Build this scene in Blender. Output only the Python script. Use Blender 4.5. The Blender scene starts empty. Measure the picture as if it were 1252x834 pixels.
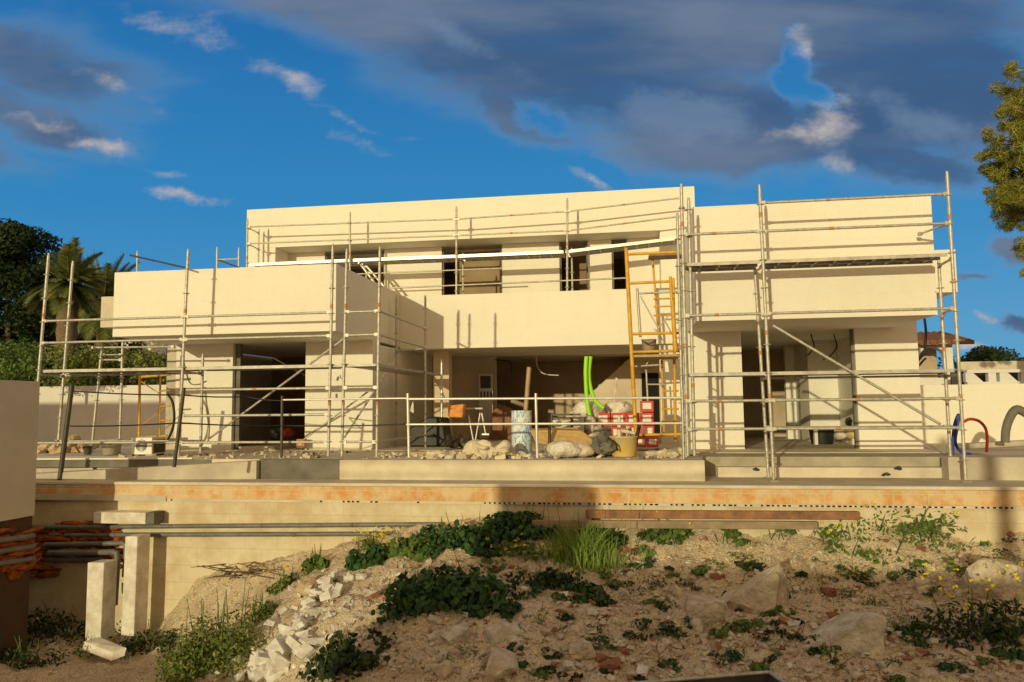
import bpy, math, random
import numpy as np
from mathutils import Vector, Matrix
random.seed(7)
SC = bpy.context.scene
COL = SC.collection
R = math.radians

# ------------------------------------------------------------------ camera model (fitted to the perspective of the facade)
FPX, EYE = 935.4, 0.98
YAW, PITCH, ROLL = R(-8.8617), R(4.8374), R(-.5844)
_f = Vector((math.sin(YAW)*math.cos(PITCH), math.cos(YAW)*math.cos(PITCH), math.sin(PITCH)))
_r = Vector((math.cos(YAW), -math.sin(YAW), 0)); _u = _r.cross(_f)
_c, _s = math.cos(ROLL), math.sin(ROLL)
CR, CU, CF = _c*_r+_s*_u, -_s*_r+_c*_u, _f
CAMLOC = Vector((0, 0, EYE))
def ray(x, y): return CR*((x-626)/FPX)+CU*((417-y)/FPX)+CF
def PY(x, y, Y):            # point of the plane Y = const
    d = ray(x, y); return CAMLOC+d*(Y/d.y)
def PZ(x, y, Z):            # point of the level Z = const
    d = ray(x, y); return CAMLOC+d*((Z-EYE)/d.z)
def PX(x, y, X):
    d = ray(x, y); return CAMLOC+d*(X/d.x)
def XY(x, Y, y=450): return PY(x, y, Y).x
def ZY(x, y, Y): return PY(x, y, Y).z

# ------------------------------------------------------------------ object helpers
def tag(o, label=None, cat=None, group=None, kind=None):
    if label: o['label'] = label
    if cat: o['category'] = cat
    if group: o['group'] = group
    if kind: o['kind'] = kind
    return o
def thing(name, label, cat, loc=(0, 0, 0), group=None, rz=0):
    o = bpy.data.objects.new(name, None); COL.objects.link(o)
    o.empty_display_size = .2; o.location = loc; o.rotation_euler = (0, 0, rz)
    return tag(o, label, cat, group)
def copy_tree(o, parent=None):
    c = o.copy(); COL.objects.link(c)
    if parent: c.parent = parent
    for ch in [k for k in COL.objects if k.parent == o]: copy_tree(ch, c)
    return c

class MB:
    """collects shapes, then becomes ONE mesh object"""
    def __init__(s): s.v = []; s.f = []; s.m = []; s.sm = []
    def add(s, vs, fs, m=0, smooth=False):
        b = len(s.v); s.v += [tuple(v) for v in vs]
        for f in fs: s.f.append(tuple(b+i for i in f)); s.m.append(m); s.sm.append(smooth)
    def box(s, a, b, m=0):
        x0, x1 = sorted((a[0], b[0])); y0, y1 = sorted((a[1], b[1])); z0, z1 = sorted((a[2], b[2]))
        s.add([(x0,y0,z0),(x1,y0,z0),(x1,y1,z0),(x0,y1,z0),(x0,y0,z1),(x1,y0,z1),(x1,y1,z1),(x0,y1,z1)],
              [(0,3,2,1),(4,5,6,7),(0,1,5,4),(1,2,6,5),(2,3,7,6),(3,0,4,7)], m); return s
    def cbox(s, c, size, rot=(0,0,0), m=0, jit=0, rnd=random):
        M_ = Matrix.Rotation(rot[2],3,'Z') @ Matrix.Rotation(rot[1],3,'Y') @ Matrix.Rotation(rot[0],3,'X')
        vs = []
        for z in (-.5,.5):
            for x, y in ((-.5,-.5),(.5,-.5),(.5,.5),(-.5,.5)):
                p = Vector((x*size[0], y*size[1], z*size[2]))
                if jit: p += Vector((rnd.uniform(-jit,jit)*size[0], rnd.uniform(-jit,jit)*size[1], rnd.uniform(-jit,jit)*size[2]))
                vs.append(Vector(c)+M_ @ p)
        s.add(vs, [(0,3,2,1),(4,5,6,7),(0,1,5,4),(1,2,6,5),(2,3,7,6),(3,0,4,7)], m); return s
    def tube(s, pts, r, n=8, m=0, caps=True):
        pts = [Vector(p) for p in pts]; rr = r if isinstance(r, (list, tuple)) else [r]*len(pts)
        vs = []; fs = []; up = None
        for i, p in enumerate(pts):
            t = (pts[min(i+1, len(pts)-1)]-pts[max(i-1, 0)])
            t = t.normalized() if t.length > 1e-9 else Vector((0,0,1))
            if up is None:
                up = Vector((0,0,1)) if abs(t.z) < .9 else Vector((1,0,0))
            a = t.cross(up)
            if a.length < 1e-6: a = t.cross(Vector((0,1,0)))
            a.normalize(); b = a.cross(t); up = b
            for k in range(n):
                w = 2*math.pi*k/n
                vs.append(p+(a*math.cos(w)+b*math.sin(w))*rr[i])
        for i in range(len(pts)-1):
            for k in range(n):
                fs.append((i*n+k, i*n+(k+1)%n, (i+1)*n+(k+1)%n, (i+1)*n+k))
        s.add(vs, fs, m, True)
        if caps:
            b0 = vs[:n]; b1 = vs[-n:]
            s.add(b0, [tuple(range(n))], m); s.add(b1, [tuple(reversed(range(n)))], m)
        return s
    def lathe(s, prof, c, n=20, m=0, axis='Z'):
        vs = []; fs = []
        for r_, z in prof:
            for k in range(n):
                w = 2*math.pi*k/n
                if axis == 'Z': q = (c[0]+r_*math.cos(w), c[1]+r_*math.sin(w), c[2]+z)
                else: q = (c[0]+r_*math.cos(w), c[1]-z, c[2]+r_*math.sin(w))
                vs.append(q)
        for i in range(len(prof)-1):
            for k in range(n): fs.append((i*n+k, i*n+(k+1)%n, (i+1)*n+(k+1)%n, (i+1)*n+k))
        s.add(vs, fs, m, True); return s
    def prism(s, poly, d, m=0):
        """closed prism: 3-D polygon pushed along vector d"""
        n = len(poly); d = Vector(d)
        vs = [Vector(p) for p in poly]+[Vector(p)+d for p in poly]
        fs = [tuple(reversed(range(n))), tuple(range(n, 2*n))]
        for k in range(n): fs.append((k, (k+1)%n, n+(k+1)%n, n+k))
        s.add(vs, fs, m); return s
    def build(s, name, mats, parent=None, label=None, bevel=0, recalc=True):
        me = bpy.data.meshes.new(name); me.from_pydata(s.v, [], s.f)
        for mt in (mats if isinstance(mats, (list, tuple)) else [mats]): me.materials.append(mt)
        me.polygons.foreach_set('material_index', s.m); me.polygons.foreach_set('use_smooth', s.sm)
        me.update()
        o = bpy.data.objects.new(name, me); COL.objects.link(o)
        if recalc:
            import bmesh
            bm = bmesh.new(); bm.from_mesh(me); bmesh.ops.recalc_face_normals(bm, faces=bm.faces); bm.to_mesh(me); bm.free()
        if parent:
            o.parent = parent
            if parent.type == 'EMPTY' or True:
                o.location = -_worldloc(parent)
        if label: o['label'] = label
        if bevel:
            b = o.modifiers.new('Bevel', 'BEVEL'); b.width = bevel; b.segments = 2; b.limit_method = 'ANGLE'
        return o
def _worldloc(o):
    l = Vector((0,0,0))
    while o: l += Vector(o.location); o = o.parent
    return l
# ------------------------------------------------------------------ materials
def nmat(name, col, rough=.8, col2=None, scale=6, bump=0, bscale=40, metal=0, detail=6, spec=.3, lo=.35, hi=.65):
    m = bpy.data.materials.new(name); m.use_nodes = True
    nt = m.node_tree; b = nt.nodes['Principled BSDF']
    b.inputs['Roughness'].default_value = rough; b.inputs['Metallic'].default_value = metal
    b.inputs['Specular IOR Level'].default_value = spec
    b.inputs['Base Color'].default_value = (*col, 1)
    tc = nt.nodes.new('ShaderNodeTexCoord')
    if col2:
        n = nt.nodes.new('ShaderNodeTexNoise'); n.inputs['Scale'].default_value = scale; n.inputs['Detail'].default_value = detail
        n.inputs['Roughness'].default_value = .6
        nt.links.new(tc.outputs['Object'], n.inputs['Vector'])
        r = nt.nodes.new('ShaderNodeValToRGB'); r.color_ramp.elements[0].position = lo; r.color_ramp.elements[1].position = hi
        r.color_ramp.elements[0].color = (*col, 1); r.color_ramp.elements[1].color = (*col2, 1)
        nt.links.new(n.outputs['Fac'], r.inputs['Fac']); nt.links.new(r.outputs['Color'], b.inputs['Base Color'])
    if bump:
        n2 = nt.nodes.new('ShaderNodeTexNoise'); n2.inputs['Scale'].default_value = bscale; n2.inputs['Detail'].default_value = 8
        nt.links.new(tc.outputs['Object'], n2.inputs['Vector'])
        bp = nt.nodes.new('ShaderNodeBump'); bp.inputs['Strength'].default_value = bump; bp.inputs['Distance'].default_value = .02 if bscale > 15 else .06
        nt.links.new(n2.outputs['Fac'], bp.inputs['Height']); nt.links.new(bp.outputs['Normal'], b.inputs['Normal'])
    return m
def nodes(m): return m.node_tree.nodes, m.node_tree.links, m.node_tree.nodes['Principled BSDF']

M = {}
M['plaster'] = nmat('cream_plaster', (.80,.76,.68), .9, (.76,.715,.63), .9, .25, 60)
def plastermat(name, c1, c2, c3):
    m = nmat(name, c1, .92, c2, .7, .35, 45, lo=.3, hi=.7)
    n, l, b = nodes(m); old = b.inputs['Base Color'].links[0].from_socket
    ge = n.new('ShaderNodeNewGeometry'); P = ge.outputs['Position']
    def noise(scale, sc, lo, hi, det=6):
        mp = n.new('ShaderNodeMapping'); mp.inputs['Scale'].default_value = sc; l.new(P, mp.inputs[0])
        t = n.new('ShaderNodeTexNoise'); t.inputs['Scale'].default_value = scale; t.inputs['Detail'].default_value = det; l.new(mp.outputs[0], t.inputs['Vector'])
        r = n.new('ShaderNodeMapRange'); r.inputs[1].default_value = lo; r.inputs[2].default_value = hi; l.new(t.outputs['Fac'], r.inputs[0]); return r.outputs[0]
    def mul(a, col, fac, k):
        mx = n.new('ShaderNodeMix'); mx.data_type = 'RGBA'; mx.blend_type = 'MULTIPLY'
        f = n.new('ShaderNodeMath'); f.operation = 'MULTIPLY'; f.inputs[1].default_value = k; l.new(fac, f.inputs[0]); l.new(f.outputs[0], mx.inputs['Factor'])
        l.new(a, mx.inputs['A']); mx.inputs['B'].default_value = (*col, 1); return mx.outputs['Result']
    o = mul(old, c3, noise(3.0, (1,1,.35), .52, .75), .16)            # damp patches
    o = mul(o, (.80,.74,.64), noise(5, (1.6,1.6,.12), .62, .82), .16)   # drips
    o = mul(o, (.86,.82,.76), noise(14, (1,1,1), .55, .75, 8), .20)     # trowel mottling
    sp = n.new('ShaderNodeSeparateXYZ'); l.new(P, sp.inputs[0]); cb = n.new('ShaderNodeCombineXYZ')
    ad = n.new('ShaderNodeMath'); l.new(sp.outputs['X'], ad.inputs[0]); l.new(sp.outputs['Y'], ad.inputs[1]); l.new(ad.outputs[0], cb.inputs[0]); l.new(sp.outputs['Z'], cb.inputs[1])
    br = n.new('ShaderNodeTexBrick'); br.inputs['Scale'].default_value = 1; br.inputs['Brick Width'].default_value = .5; br.inputs['Row Height'].default_value = .25
    br.inputs['Mortar Size'].default_value = .012; br.inputs['Mortar Smooth'].default_value = 1; l.new(cb.outputs[0], br.inputs['Vector'])
    o = mul(o, (.86,.82,.74), br.outputs['Fac'], .20)                   # ghost of the block joints
    l.new(o, b.inputs['Base Color']); return m
M['plaster'] = plastermat('cream_plaster', (.80,.76,.68), (.755,.71,.62), (.86,.80,.70))
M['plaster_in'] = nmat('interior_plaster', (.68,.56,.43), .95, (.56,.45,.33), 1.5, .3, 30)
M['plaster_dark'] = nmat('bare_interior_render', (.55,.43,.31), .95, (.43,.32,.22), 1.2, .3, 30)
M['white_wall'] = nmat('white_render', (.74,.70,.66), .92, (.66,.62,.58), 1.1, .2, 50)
M['concrete'] = nmat('concrete', (.56,.50,.41), .9, (.42,.37,.30), 2.2, .5, 35)
M['concrete_lt'] = nmat('pale_concrete', (.68,.60,.48), .9, (.52,.45,.36), 1.7, .5, 30)
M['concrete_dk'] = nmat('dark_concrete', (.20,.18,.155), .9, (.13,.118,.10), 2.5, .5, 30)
M['steel'] = nmat('galvanised_steel', (.36,.335,.29), .5, (.56,.53,.46), 16, .1, 60, metal=.4, spec=.5)
M['orange_paint'] = nmat('orange_paint', (.52,.20,.07), .7, (.42,.24,.13), 25)
M['deck'] = nmat('galvanised_deck', (.52,.49,.44), .55, (.36,.33,.29), 7, .2, 60, metal=.35)
M['white_metal'] = nmat('bright_steel_rail', (.72,.69,.64), .4, (.58,.55,.5), 8, metal=.4)
M['yellow_paint'] = nmat('yellow_frame_paint', (.72,.40,.04), .5, (.52,.27,.03), 8)
M['dark_metal'] = nmat('dark_steel', (.06,.055,.05), .5, (.10,.08,.06), 8, metal=.3)
M['black'] = nmat('black_plastic', (.018,.018,.018), .5)
M['rust'] = nmat('rusty_timber', (.34,.17,.09), .9, (.16,.085,.055), 4, .6, 30)
M['wood'] = nmat('timber', (.50,.36,.20), .8, (.38,.26,.14), 5, .3, 30)
M['wood_dark'] = nmat('weathered_board', (.33,.25,.17), .85, (.22,.16,.11), 4, .3, 30)
M['straw'] = nmat('straw_board', (.62,.42,.18), .9, (.48,.31,.12), 14, .5, 60)
M['white'] = nmat('white_sack', (.80,.76,.68), .85, (.55,.48,.38), 6, .7, 15)
M['red'] = nmat('red_card', (.60,.035,.04), .6, (.42,.10,.075), 7)
M['label'] = nmat('white_label', (.82,.74,.68), .6, (.62,.30,.26), 22, lo=.5, hi=.72)
M['green_pipe'] = nmat('lime_conduit', (.32,.72,.03), .45)
M['blue_pipe'] = nmat('blue_pipe', (.03,.05,.28), .45)
M['red_pipe'] = nmat('red_pipe', (.45,.03,.025), .45)
M['foam'] = nmat('orange_foam', (.42,.115,.025), .95, (.17,.045,.014), 7, .9, 22)
M['polystyrene'] = nmat('white_block', (.80,.76,.69), .9, (.56,.50,.41), 4, .5, 40)
M['grey_pipe'] = nmat('grey_pipe', (.12,.12,.115), .45, (.18,.175,.165), 6)
M['yellow_tub'] = nmat('yellow_tub', (.70,.46,.07), .6, (.62,.52,.33), 6)
M['orange_cloth'] = nmat('orange_saw_guard', (.72,.32,.10), .7, (.55,.19,.05), 9)
M['sand'] = nmat('pale_sand', (.72,.63,.48), .98, (.58,.49,.36), 10, .8, 40)
M['base_shade'] = nmat('shaded_base_wall', (.055,.042,.032), .95, (.10,.045,.022), 2.5, .7, 18)  # shade under the boundary wall put into a dark colour, with rust tints
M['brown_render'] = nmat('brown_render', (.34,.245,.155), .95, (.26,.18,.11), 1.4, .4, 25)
M['concrete_mid'] = nmat('mid_concrete', (.44,.385,.30), .9, (.32,.28,.215), 3, .5, 30)
M['hollow_dark'] = nmat('dark_gap', (.015,.012,.01), .9)  # unlit depth of doorway and brick holes put into a near-black colour
M['tile'] = nmat('clay_tile', (.26,.12,.065), .85, (.18,.08,.045), 9)
M['pinkstone'] = nmat('pale_stone', (.62,.48,.30), .95, (.46,.34,.20), 5, .9, 14)
M['rock'] = nmat('limestone', (.64,.56,.44), .95, (.40,.32,.24), 5.5, 1, 13, lo=.36, hi=.66)
M['rock_red'] = nmat('reddish_stone', (.33,.15,.09), .95, (.25,.11,.07), 5, .8, 18)
M['rock_grey'] = nmat('greyish_limestone', (.66,.61,.52), .95, (.40,.35,.28), 5.5, 1, 13, lo=.36, hi=.66)
M['shade_wall'] = nmat('shaded_render', (.56,.50,.43), .92, (.50,.45,.385), 1.1, .2, 50)  # white render with the wall's shade put into a greyer colour
M['rubble'] = nmat('white_rubble', (.76,.73,.68), .92, (.50,.46,.40), 6, .5, 40)
M['bark'] = nmat('bark', (.16,.115,.08), .95, (.09,.065,.045), 9, .9, 22)
M['palm_bark'] = nmat('palm_bark', (.24,.17,.10), .95, (.12,.085,.05), 14, 1, 22)
M['white_plastic'] = nmat('white_plastic', (.80,.78,.72), .5)

def leafmat(name, c1, c2, c3=None, trans=.25):
    m = bpy.data.materials.new(name); m.use_nodes = True
    n, l, b = nodes(m)
    g = n.new('ShaderNodeNewGeometry'); r = n.new('ShaderNodeValToRGB')
    r.color_ramp.elements[0].color = (*c1, 1); r.color_ramp.elements[1].color = (*c2, 1)
    if c3:
        e = r.color_ramp.elements.new(.8); e.color = (*c2, 1); r.color_ramp.elements[-1].color = (*c3, 1)
    l.new(g.outputs['Random Per Island'], r.inputs['Fac']); l.new(r.outputs['Color'], b.inputs['Base Color'])
    b.inputs['Roughness'].default_value = .6; b.inputs['Specular IOR Level'].default_value = .25
    t = n.new('ShaderNodeBsdfTranslucent'); l.new(r.outputs['Color'], t.inputs['Color'])
    mx = n.new('ShaderNodeMixShader'); mx.inputs['Fac'].default_value = trans
    l.new(b.outputs[0], mx.inputs[1]); l.new(t.outputs[0], mx.inputs[2]); l.new(mx.outputs[0], n['Material Output'].inputs['Surface'])
    return m
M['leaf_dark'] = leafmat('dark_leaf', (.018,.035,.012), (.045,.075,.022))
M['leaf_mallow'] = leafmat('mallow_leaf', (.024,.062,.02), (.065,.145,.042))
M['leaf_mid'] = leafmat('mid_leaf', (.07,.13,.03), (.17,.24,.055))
M['leaf_olive'] = leafmat('olive_leaf', (.08,.13,.03), (.19,.23,.055), (.36,.32,.09))
M['leaf_hedge'] = leafmat('hedge_leaf', (.09,.14,.03), (.25,.27,.07), (.40,.36,.10))
M['leaf_palm'] = leafmat('palm_leaf', (.07,.105,.03), (.17,.19,.05), (.34,.26,.09))
M['leaf_pine'] = leafmat('pine_needle', (.13,.17,.03), (.33,.32,.06), (.50,.38,.12))
M['leaf_grass'] = leafmat('grass_blade', (.10,.18,.03), (.26,.34,.07))
M['flower'] = leafmat('yellow_flower', (.75,.60,.03), (.85,.75,.06), trans=.2)
M['dry'] = leafmat('dry_twig', (.16,.10,.05), (.25,.17,.09), trans=.1)

# formwork concrete with board lines
def boards(name, c1, c2, period):
    m = nmat(name, c1, .9, c2, 1.6, .4, 28)
    n, l, b = nodes(m)
    ge = n.new('ShaderNodeNewGeometry'); w = n.new('ShaderNodeTexWave'); w.wave_type = 'BANDS'; w.bands_direction = 'Z'
    w.inputs['Scale'].default_value = 1/period; w.inputs['Distortion'].default_value = .6; w.inputs['Detail'].default_value = 3
    l.new(ge.outputs['Position'], w.inputs['Vector'])
    old = b.inputs['Base Color'].links[0].from_socket
    mx = n.new('ShaderNodeMix'); mx.data_type = 'RGBA'; mx.blend_type = 'MULTIPLY'; mx.inputs['Factor'].default_value = .22
    l.new(old, mx.inputs['A']); l.new(w.outputs['Color'], mx.inputs['B']); l.new(mx.outputs['Result'], b.inputs['Base Color'])
    return m
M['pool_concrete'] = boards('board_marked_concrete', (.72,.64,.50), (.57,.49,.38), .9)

# block wall: big blocks in the XZ plane
def blockwall(name, c1, c2, mortar, bw, bh, ms=.008, stain=None, slo=.42, shi=.62, ss=2.2):
    m = bpy.data.materials.new(name); m.use_nodes = True
    n, l, b = nodes(m); b.inputs['Roughness'].default_value = .92; b.inputs['Specular IOR Level'].default_value = .2
    ge = n.new('ShaderNodeNewGeometry'); sp = n.new('ShaderNodeSeparateXYZ'); l.new(ge.outputs['Position'], sp.inputs[0])
    cb = n.new('ShaderNodeCombineXYZ')
    add = n.new('ShaderNodeMath'); add.operation = 'ADD'
    l.new(sp.outputs['X'], add.inputs[0]); l.new(sp.outputs['Y'], add.inputs[1])
    l.new(add.outputs[0], cb.inputs[0]); l.new(sp.outputs['Z'], cb.inputs[1])
    br = n.new('ShaderNodeTexBrick'); br.inputs['Scale'].default_value = 1; br.inputs['Brick Width'].default_value = bw
    br.inputs['Row Height'].default_value = bh; br.inputs['Mortar Size'].default_value = ms; br.inputs['Mortar Smooth'].default_value = .3
    br.inputs['Color1'].default_value = (*c1, 1); br.inputs['Color2'].default_value = (*c2, 1); br.inputs['Mortar'].default_value = (*mortar, 1)
    l.new(cb.outputs[0], br.inputs['Vector'])
    no = n.new('ShaderNodeTexNoise'); no.inputs['Scale'].default_value = ss; no.inputs['Detail'].default_value = 9; no.inputs['Roughness'].default_value = .65
    l.new(ge.outputs['Position'], no.inputs['Vector'])
    rp = n.new('ShaderNodeValToRGB'); rp.color_ramp.elements[0].position = slo; rp.color_ramp.elements[1].position = shi
    l.new(no.outputs['Fac'], rp.inputs['Fac'])
    mx = n.new('ShaderNodeMix'); mx.data_type = 'RGBA'
    st = stain or tuple(k*.72 for k in c1)
    l.new(rp.outputs['Color'], mx.inputs['Factor']); l.new(br.outputs['Color'], mx.inputs['A']); mx.inputs['B'].default_value = (*st, 1)
    mf = n.new('ShaderNodeMath'); mf.operation = 'MULTIPLY'; mf.inputs[1].default_value = .75
    l.new(rp.outputs['Color'], mf.inputs[0]); l.new(mf.outputs[0], mx.inputs['Factor'])
    l.new(mx.outputs['Result'], b.inputs['Base Color'])
    bp = n.new('ShaderNodeBump'); bp.inputs['Strength'].default_value = .5; bp.inputs['Distance'].default_value = .015
    n2 = n.new('ShaderNodeTexNoise'); n2.inputs['Scale'].default_value = 30; n2.inputs['Detail'].default_value = 8; l.new(ge.outputs['Position'], n2.inputs['Vector'])
    sb = n.new('ShaderNodeMath'); sb.operation = 'SUBTRACT'; l.new(n2.outputs['Fac'], sb.inputs[0]); l.new(br.outputs['Fac'], sb.inputs[1])
    l.new(sb.outputs[0], bp.inputs['Height']); l.new(bp.outputs['Normal'], b.inputs['Normal'])
    return m
M['blocks'] = blockwall('concrete_block_wall', (.66,.58,.43), (.63,.54,.39), (.56,.49,.36), .62, .31, .006, stain=(.50,.38,.22), ss=1.6)
M['bricks'] = blockwall('orange_brick_band', (.62,.32,.12), (.55,.265,.085), (.58,.42,.25), .52, .24, .014, stain=(.68,.55,.36), slo=.37, shi=.58, ss=3.4)

# soil
def soilmat():
    m = bpy.data.materials.new('stony_soil'); m.use_nodes = True
    n, l, b = nodes(m); b.inputs['Roughness'].default_value = .97; b.inputs['Specular IOR Level'].default_value = .1
    ge = n.new('ShaderNodeNewGeometry'); P = ge.outputs['Position']
    a = n.new('ShaderNodeTexNoise'); a.inputs['Scale'].default_value = 1.3; a.inputs['Detail'].default_value = 10; a.inputs['Roughness'].default_value = .68; l.new(P, a.inputs['Vector'])
    r = n.new('ShaderNodeValToRGB'); cr = r.color_ramp
    cr.elements[0].position = .33; cr.elements[0].color = (.46,.36,.245, 1)
    cr.elements[1].position = .68; cr.elements[1].color = (.79,.68,.51, 1)
    e = cr.elements.new(.5); e.color = (.68,.545,.385, 1)
    l.new(a.outputs['Fac'], r.inputs['Fac'])
    # pebbles
    v = n.new('ShaderNodeTexVoronoi'); v.inputs['Scale'].default_value = 12; l.new(P, v.inputs['Vector'])
    vr = n.new('ShaderNodeValToRGB'); vr.color_ramp.elements[0].position = .22; vr.color_ramp.elements[0].color = (1,1,1,1); vr.color_ramp.elements[1].position = .34; vr.color_ramp.elements[1].color = (0,0,0,1)
    l.new(v.outputs['Distance'], vr.inputs['Fac'])
    sx = n.new('ShaderNodeSeparateXYZ'); l.new(v.outputs['Color'], sx.inputs[0])
    gt = n.new('ShaderNodeMath'); gt.operation = 'GREATER_THAN'; gt.inputs[1].default_value = .4; l.new(sx.outputs['X'], gt.inputs[0])
    mu = n.new('ShaderNodeMath'); mu.operation = 'MULTIPLY'; l.new(vr.outputs['Color'], mu.inputs[0]); l.new(gt.outputs[0], mu.inputs[1])
    pc = n.new('ShaderNodeValToRGB'); pc.color_ramp.elements[0].color = (.34,.27,.20,1); pc.color_ramp.elements[1].color = (.80,.74,.62,1); l.new(sx.outputs['Y'], pc.inputs['Fac'])
    mx = n.new('ShaderNodeMix'); mx.data_type = 'RGBA'; l.new(mu.outputs[0], mx.inputs['Factor']); l.new(r.outputs['Color'], mx.inputs['A']); l.new(pc.outputs['Color'], mx.inputs['B'])
    f = n.new('ShaderNodeTexNoise'); f.inputs['Scale'].default_value = 55; f.inputs['Detail'].default_value = 6; l.new(P, f.inputs['Vector'])
    fr = n.new('ShaderNodeMapRange'); fr.inputs[1].default_value = .3; fr.inputs[2].default_value = .7; fr.inputs[3].default_value = .45; fr.inputs[4].default_value = 1.35; l.new(f.outputs['Fac'], fr.inputs[0])
    mm = n.new('ShaderNodeMix'); mm.data_type = 'RGBA'; mm.blend_type = 'MULTIPLY'; mm.inputs['Factor'].default_value = 1
    l.new(mx.outputs['Result'], mm.inputs['A']); l.new(fr.outputs[0], mm.inputs['B']); l.new(mm.outputs['Result'], b.inputs['Base Color'])
    bp = n.new('ShaderNodeBump'); bp.inputs['Strength'].default_value = .8; bp.inputs['Distance'].default_value = .05
    ad = n.new('ShaderNodeMath'); ad.operation = 'MULTIPLY_ADD'; l.new(mu.outputs[0], ad.inputs[0]); ad.inputs[1].default_value = .5; l.new(f.outputs['Fac'], ad.inputs[2])
    l.new(ad.outputs[0], bp.inputs['Height']); l.new(bp.outputs['Normal'], b.inputs['Normal'])
    return m
M['soil'] = soilmat()
M['farground'] = nmat('dry_ground', (.30,.24,.16), .95, (.14,.15,.07), .4, .3, 6)

# drum with a pale blue print
def drummat():
    m = nmat('printed_drum', (.70,.70,.68), .5)
    n, l, b = nodes(m); tc = n.new('ShaderNodeTexCoord')
    w = n.new('ShaderNodeTexNoise'); w.inputs['Scale'].default_value = 9; w.inputs['Detail'].default_value = 1
    mp = n.new('ShaderNodeMapping'); mp.inputs['Scale'].default_value = (2.2, 2.2, .7)
    l.new(tc.outputs['Object'], mp.inputs[0]); l.new(mp.outputs[0], w.inputs['Vector'])
    r = n.new('ShaderNodeValToRGB'); r.color_ramp.interpolation = 'CONSTANT'
    r.color_ramp.elements[0].color = (.72,.72,.70,1); r.color_ramp.elements[1].color = (.22,.42,.66,1); r.color_ramp.elements[1].position = .49
    e = r.color_ramp.elements.new(.6); e.color = (.60,.68,.74,1)
    l.new(w.outputs['Fac'], r.inputs['Fac']); l.new(r.outputs['Color'], b.inputs['Base Color'])
    return m
M['drum'] = drummat()
# ------------------------------------------------------------------ camera, sun, sky
cd = bpy.data.cameras.new('camera'); cam = bpy.data.objects.new('camera', cd); COL.objects.link(cam)
cd.sensor_width = 36; cd.lens = FPX/1252*36; cd.clip_start = .05; cd.clip_end = 3000
cam.matrix_world = Matrix(((CR.x,CU.x,-CF.x,0),(CR.y,CU.y,-CF.y,0),(CR.z,CU.z,-CF.z,EYE),(0,0,0,1)))
SC.camera = cam
SUN_EL, SUN_AZ = R(7.9), R(15.1)          # low evening sun from behind-left of the camera
travel = Vector((math.sin(SUN_AZ)*math.cos(SUN_EL), math.cos(SUN_AZ)*math.cos(SUN_EL), -math.sin(SUN_EL)))
sd = bpy.data.lights.new('sun', 'SUN'); sun = bpy.data.objects.new('sun', sd); COL.objects.link(sun)
sd.energy = 2.62; sd.angle = R(.5); sd.color = (1.0, .885, .50)
sun.rotation_euler = travel.to_track_quat('-Z', 'Y').to_euler(); sun.location = (-8, -25, 12)

W = bpy.data.worlds.new('World'); SC.world = W; W.use_nodes = True
wn, wl = W.node_tree.nodes, W.node_tree.links
bg = wn['Background']; bg.inputs['Strength'].default_value = .12
sky = wn.new('ShaderNodeTexSky'); sky.sky_type = 'NISHITA'; sky.sun_disc = False
sky.sun_elevation = SUN_EL; sky.sun_rotation = math.atan2(-travel.x, -travel.y)
sky.air_density = 1.0; sky.dust_density = .6; sky.ozone_density = 2.0
def mth(op, a, b=None, c=None):
    n = wn.new('ShaderNodeMath'); n.operation = op
    for i, v in enumerate((a, b, c)):
        if v is None: continue
        if isinstance(v, (int, float)): n.inputs[i].default_value = v
        else: wl.new(v, n.inputs[i])
    return n.outputs[0]
def smooth(x, a, b):
    n = wn.new('ShaderNodeMapRange'); n.interpolation_type = 'SMOOTHSTEP'
    wl.new(x, n.inputs[0]); n.inputs[1].default_value = a; n.inputs[2].default_value = b
    return n.outputs[0]
geo = wn.new('ShaderNodeNewGeometry')
def wdot(v):
    n = wn.new('ShaderNodeVectorMath'); n.operation = 'DOT_PRODUCT'; wl.new(tcw.outputs['Generated'], n.inputs[0]); n.inputs[1].default_value = v
    return n.outputs['Value']
tcw = wn.new('ShaderNodeTexCoord')
hx = Vector((math.cos(YAW), -math.sin(YAW), 0)); hy = Vector((math.sin(YAW), math.cos(YAW), 0))
dx, dy, dz = wdot(hx), wdot(hy), wdot((0,0,1))
dys = mth('MAXIMUM', dy, .12)
u0, v0 = mth('DIVIDE', dx, dys), mth('DIVIDE', dz, dys)     # where on the sky, seen towards the house
cmb = wn.new('ShaderNodeCombineXYZ'); wl.new(u0, cmb.inputs[0]); wl.new(v0, cmb.inputs[1])
def noise(scale, detail=8, rough=.55, sx=1, sy=1, off=(0,0,0), src=None, rot=0):
    mp = wn.new('ShaderNodeMapping'); mp.inputs['Scale'].default_value = (sx, sy, 1); mp.inputs['Location'].default_value = off; mp.inputs['Rotation'].default_value = (0,0,rot)
    wl.new(src or cmb.outputs[0], mp.inputs[0])
    n = wn.new('ShaderNodeTexNoise'); n.inputs['Scale'].default_value = scale; n.inputs['Detail'].default_value = detail; n.inputs['Roughness'].default_value = rough
    wl.new(mp.outputs[0], n.inputs['Vector']); return n
wc = noise(3.2, 6, .6)                                     # warps the cloud outlines
sv = wn.new('ShaderNodeSeparateXYZ'); wl.new(wc.outputs['Color'], sv.inputs[0])
u = mth('ADD', u0, mth('MULTIPLY', mth('SUBTRACT', sv.outputs[0], .5), .20))
v = mth('ADD', v0, mth('MULTIPLY', mth('SUBTRACT', sv.outputs[1], .5), .13))
def uv(px, py):
    d = ray(px, py); k = d.dot(hy); return d.dot(hx)/k, d.dot(Vector((0,0,1)))/k
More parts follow.
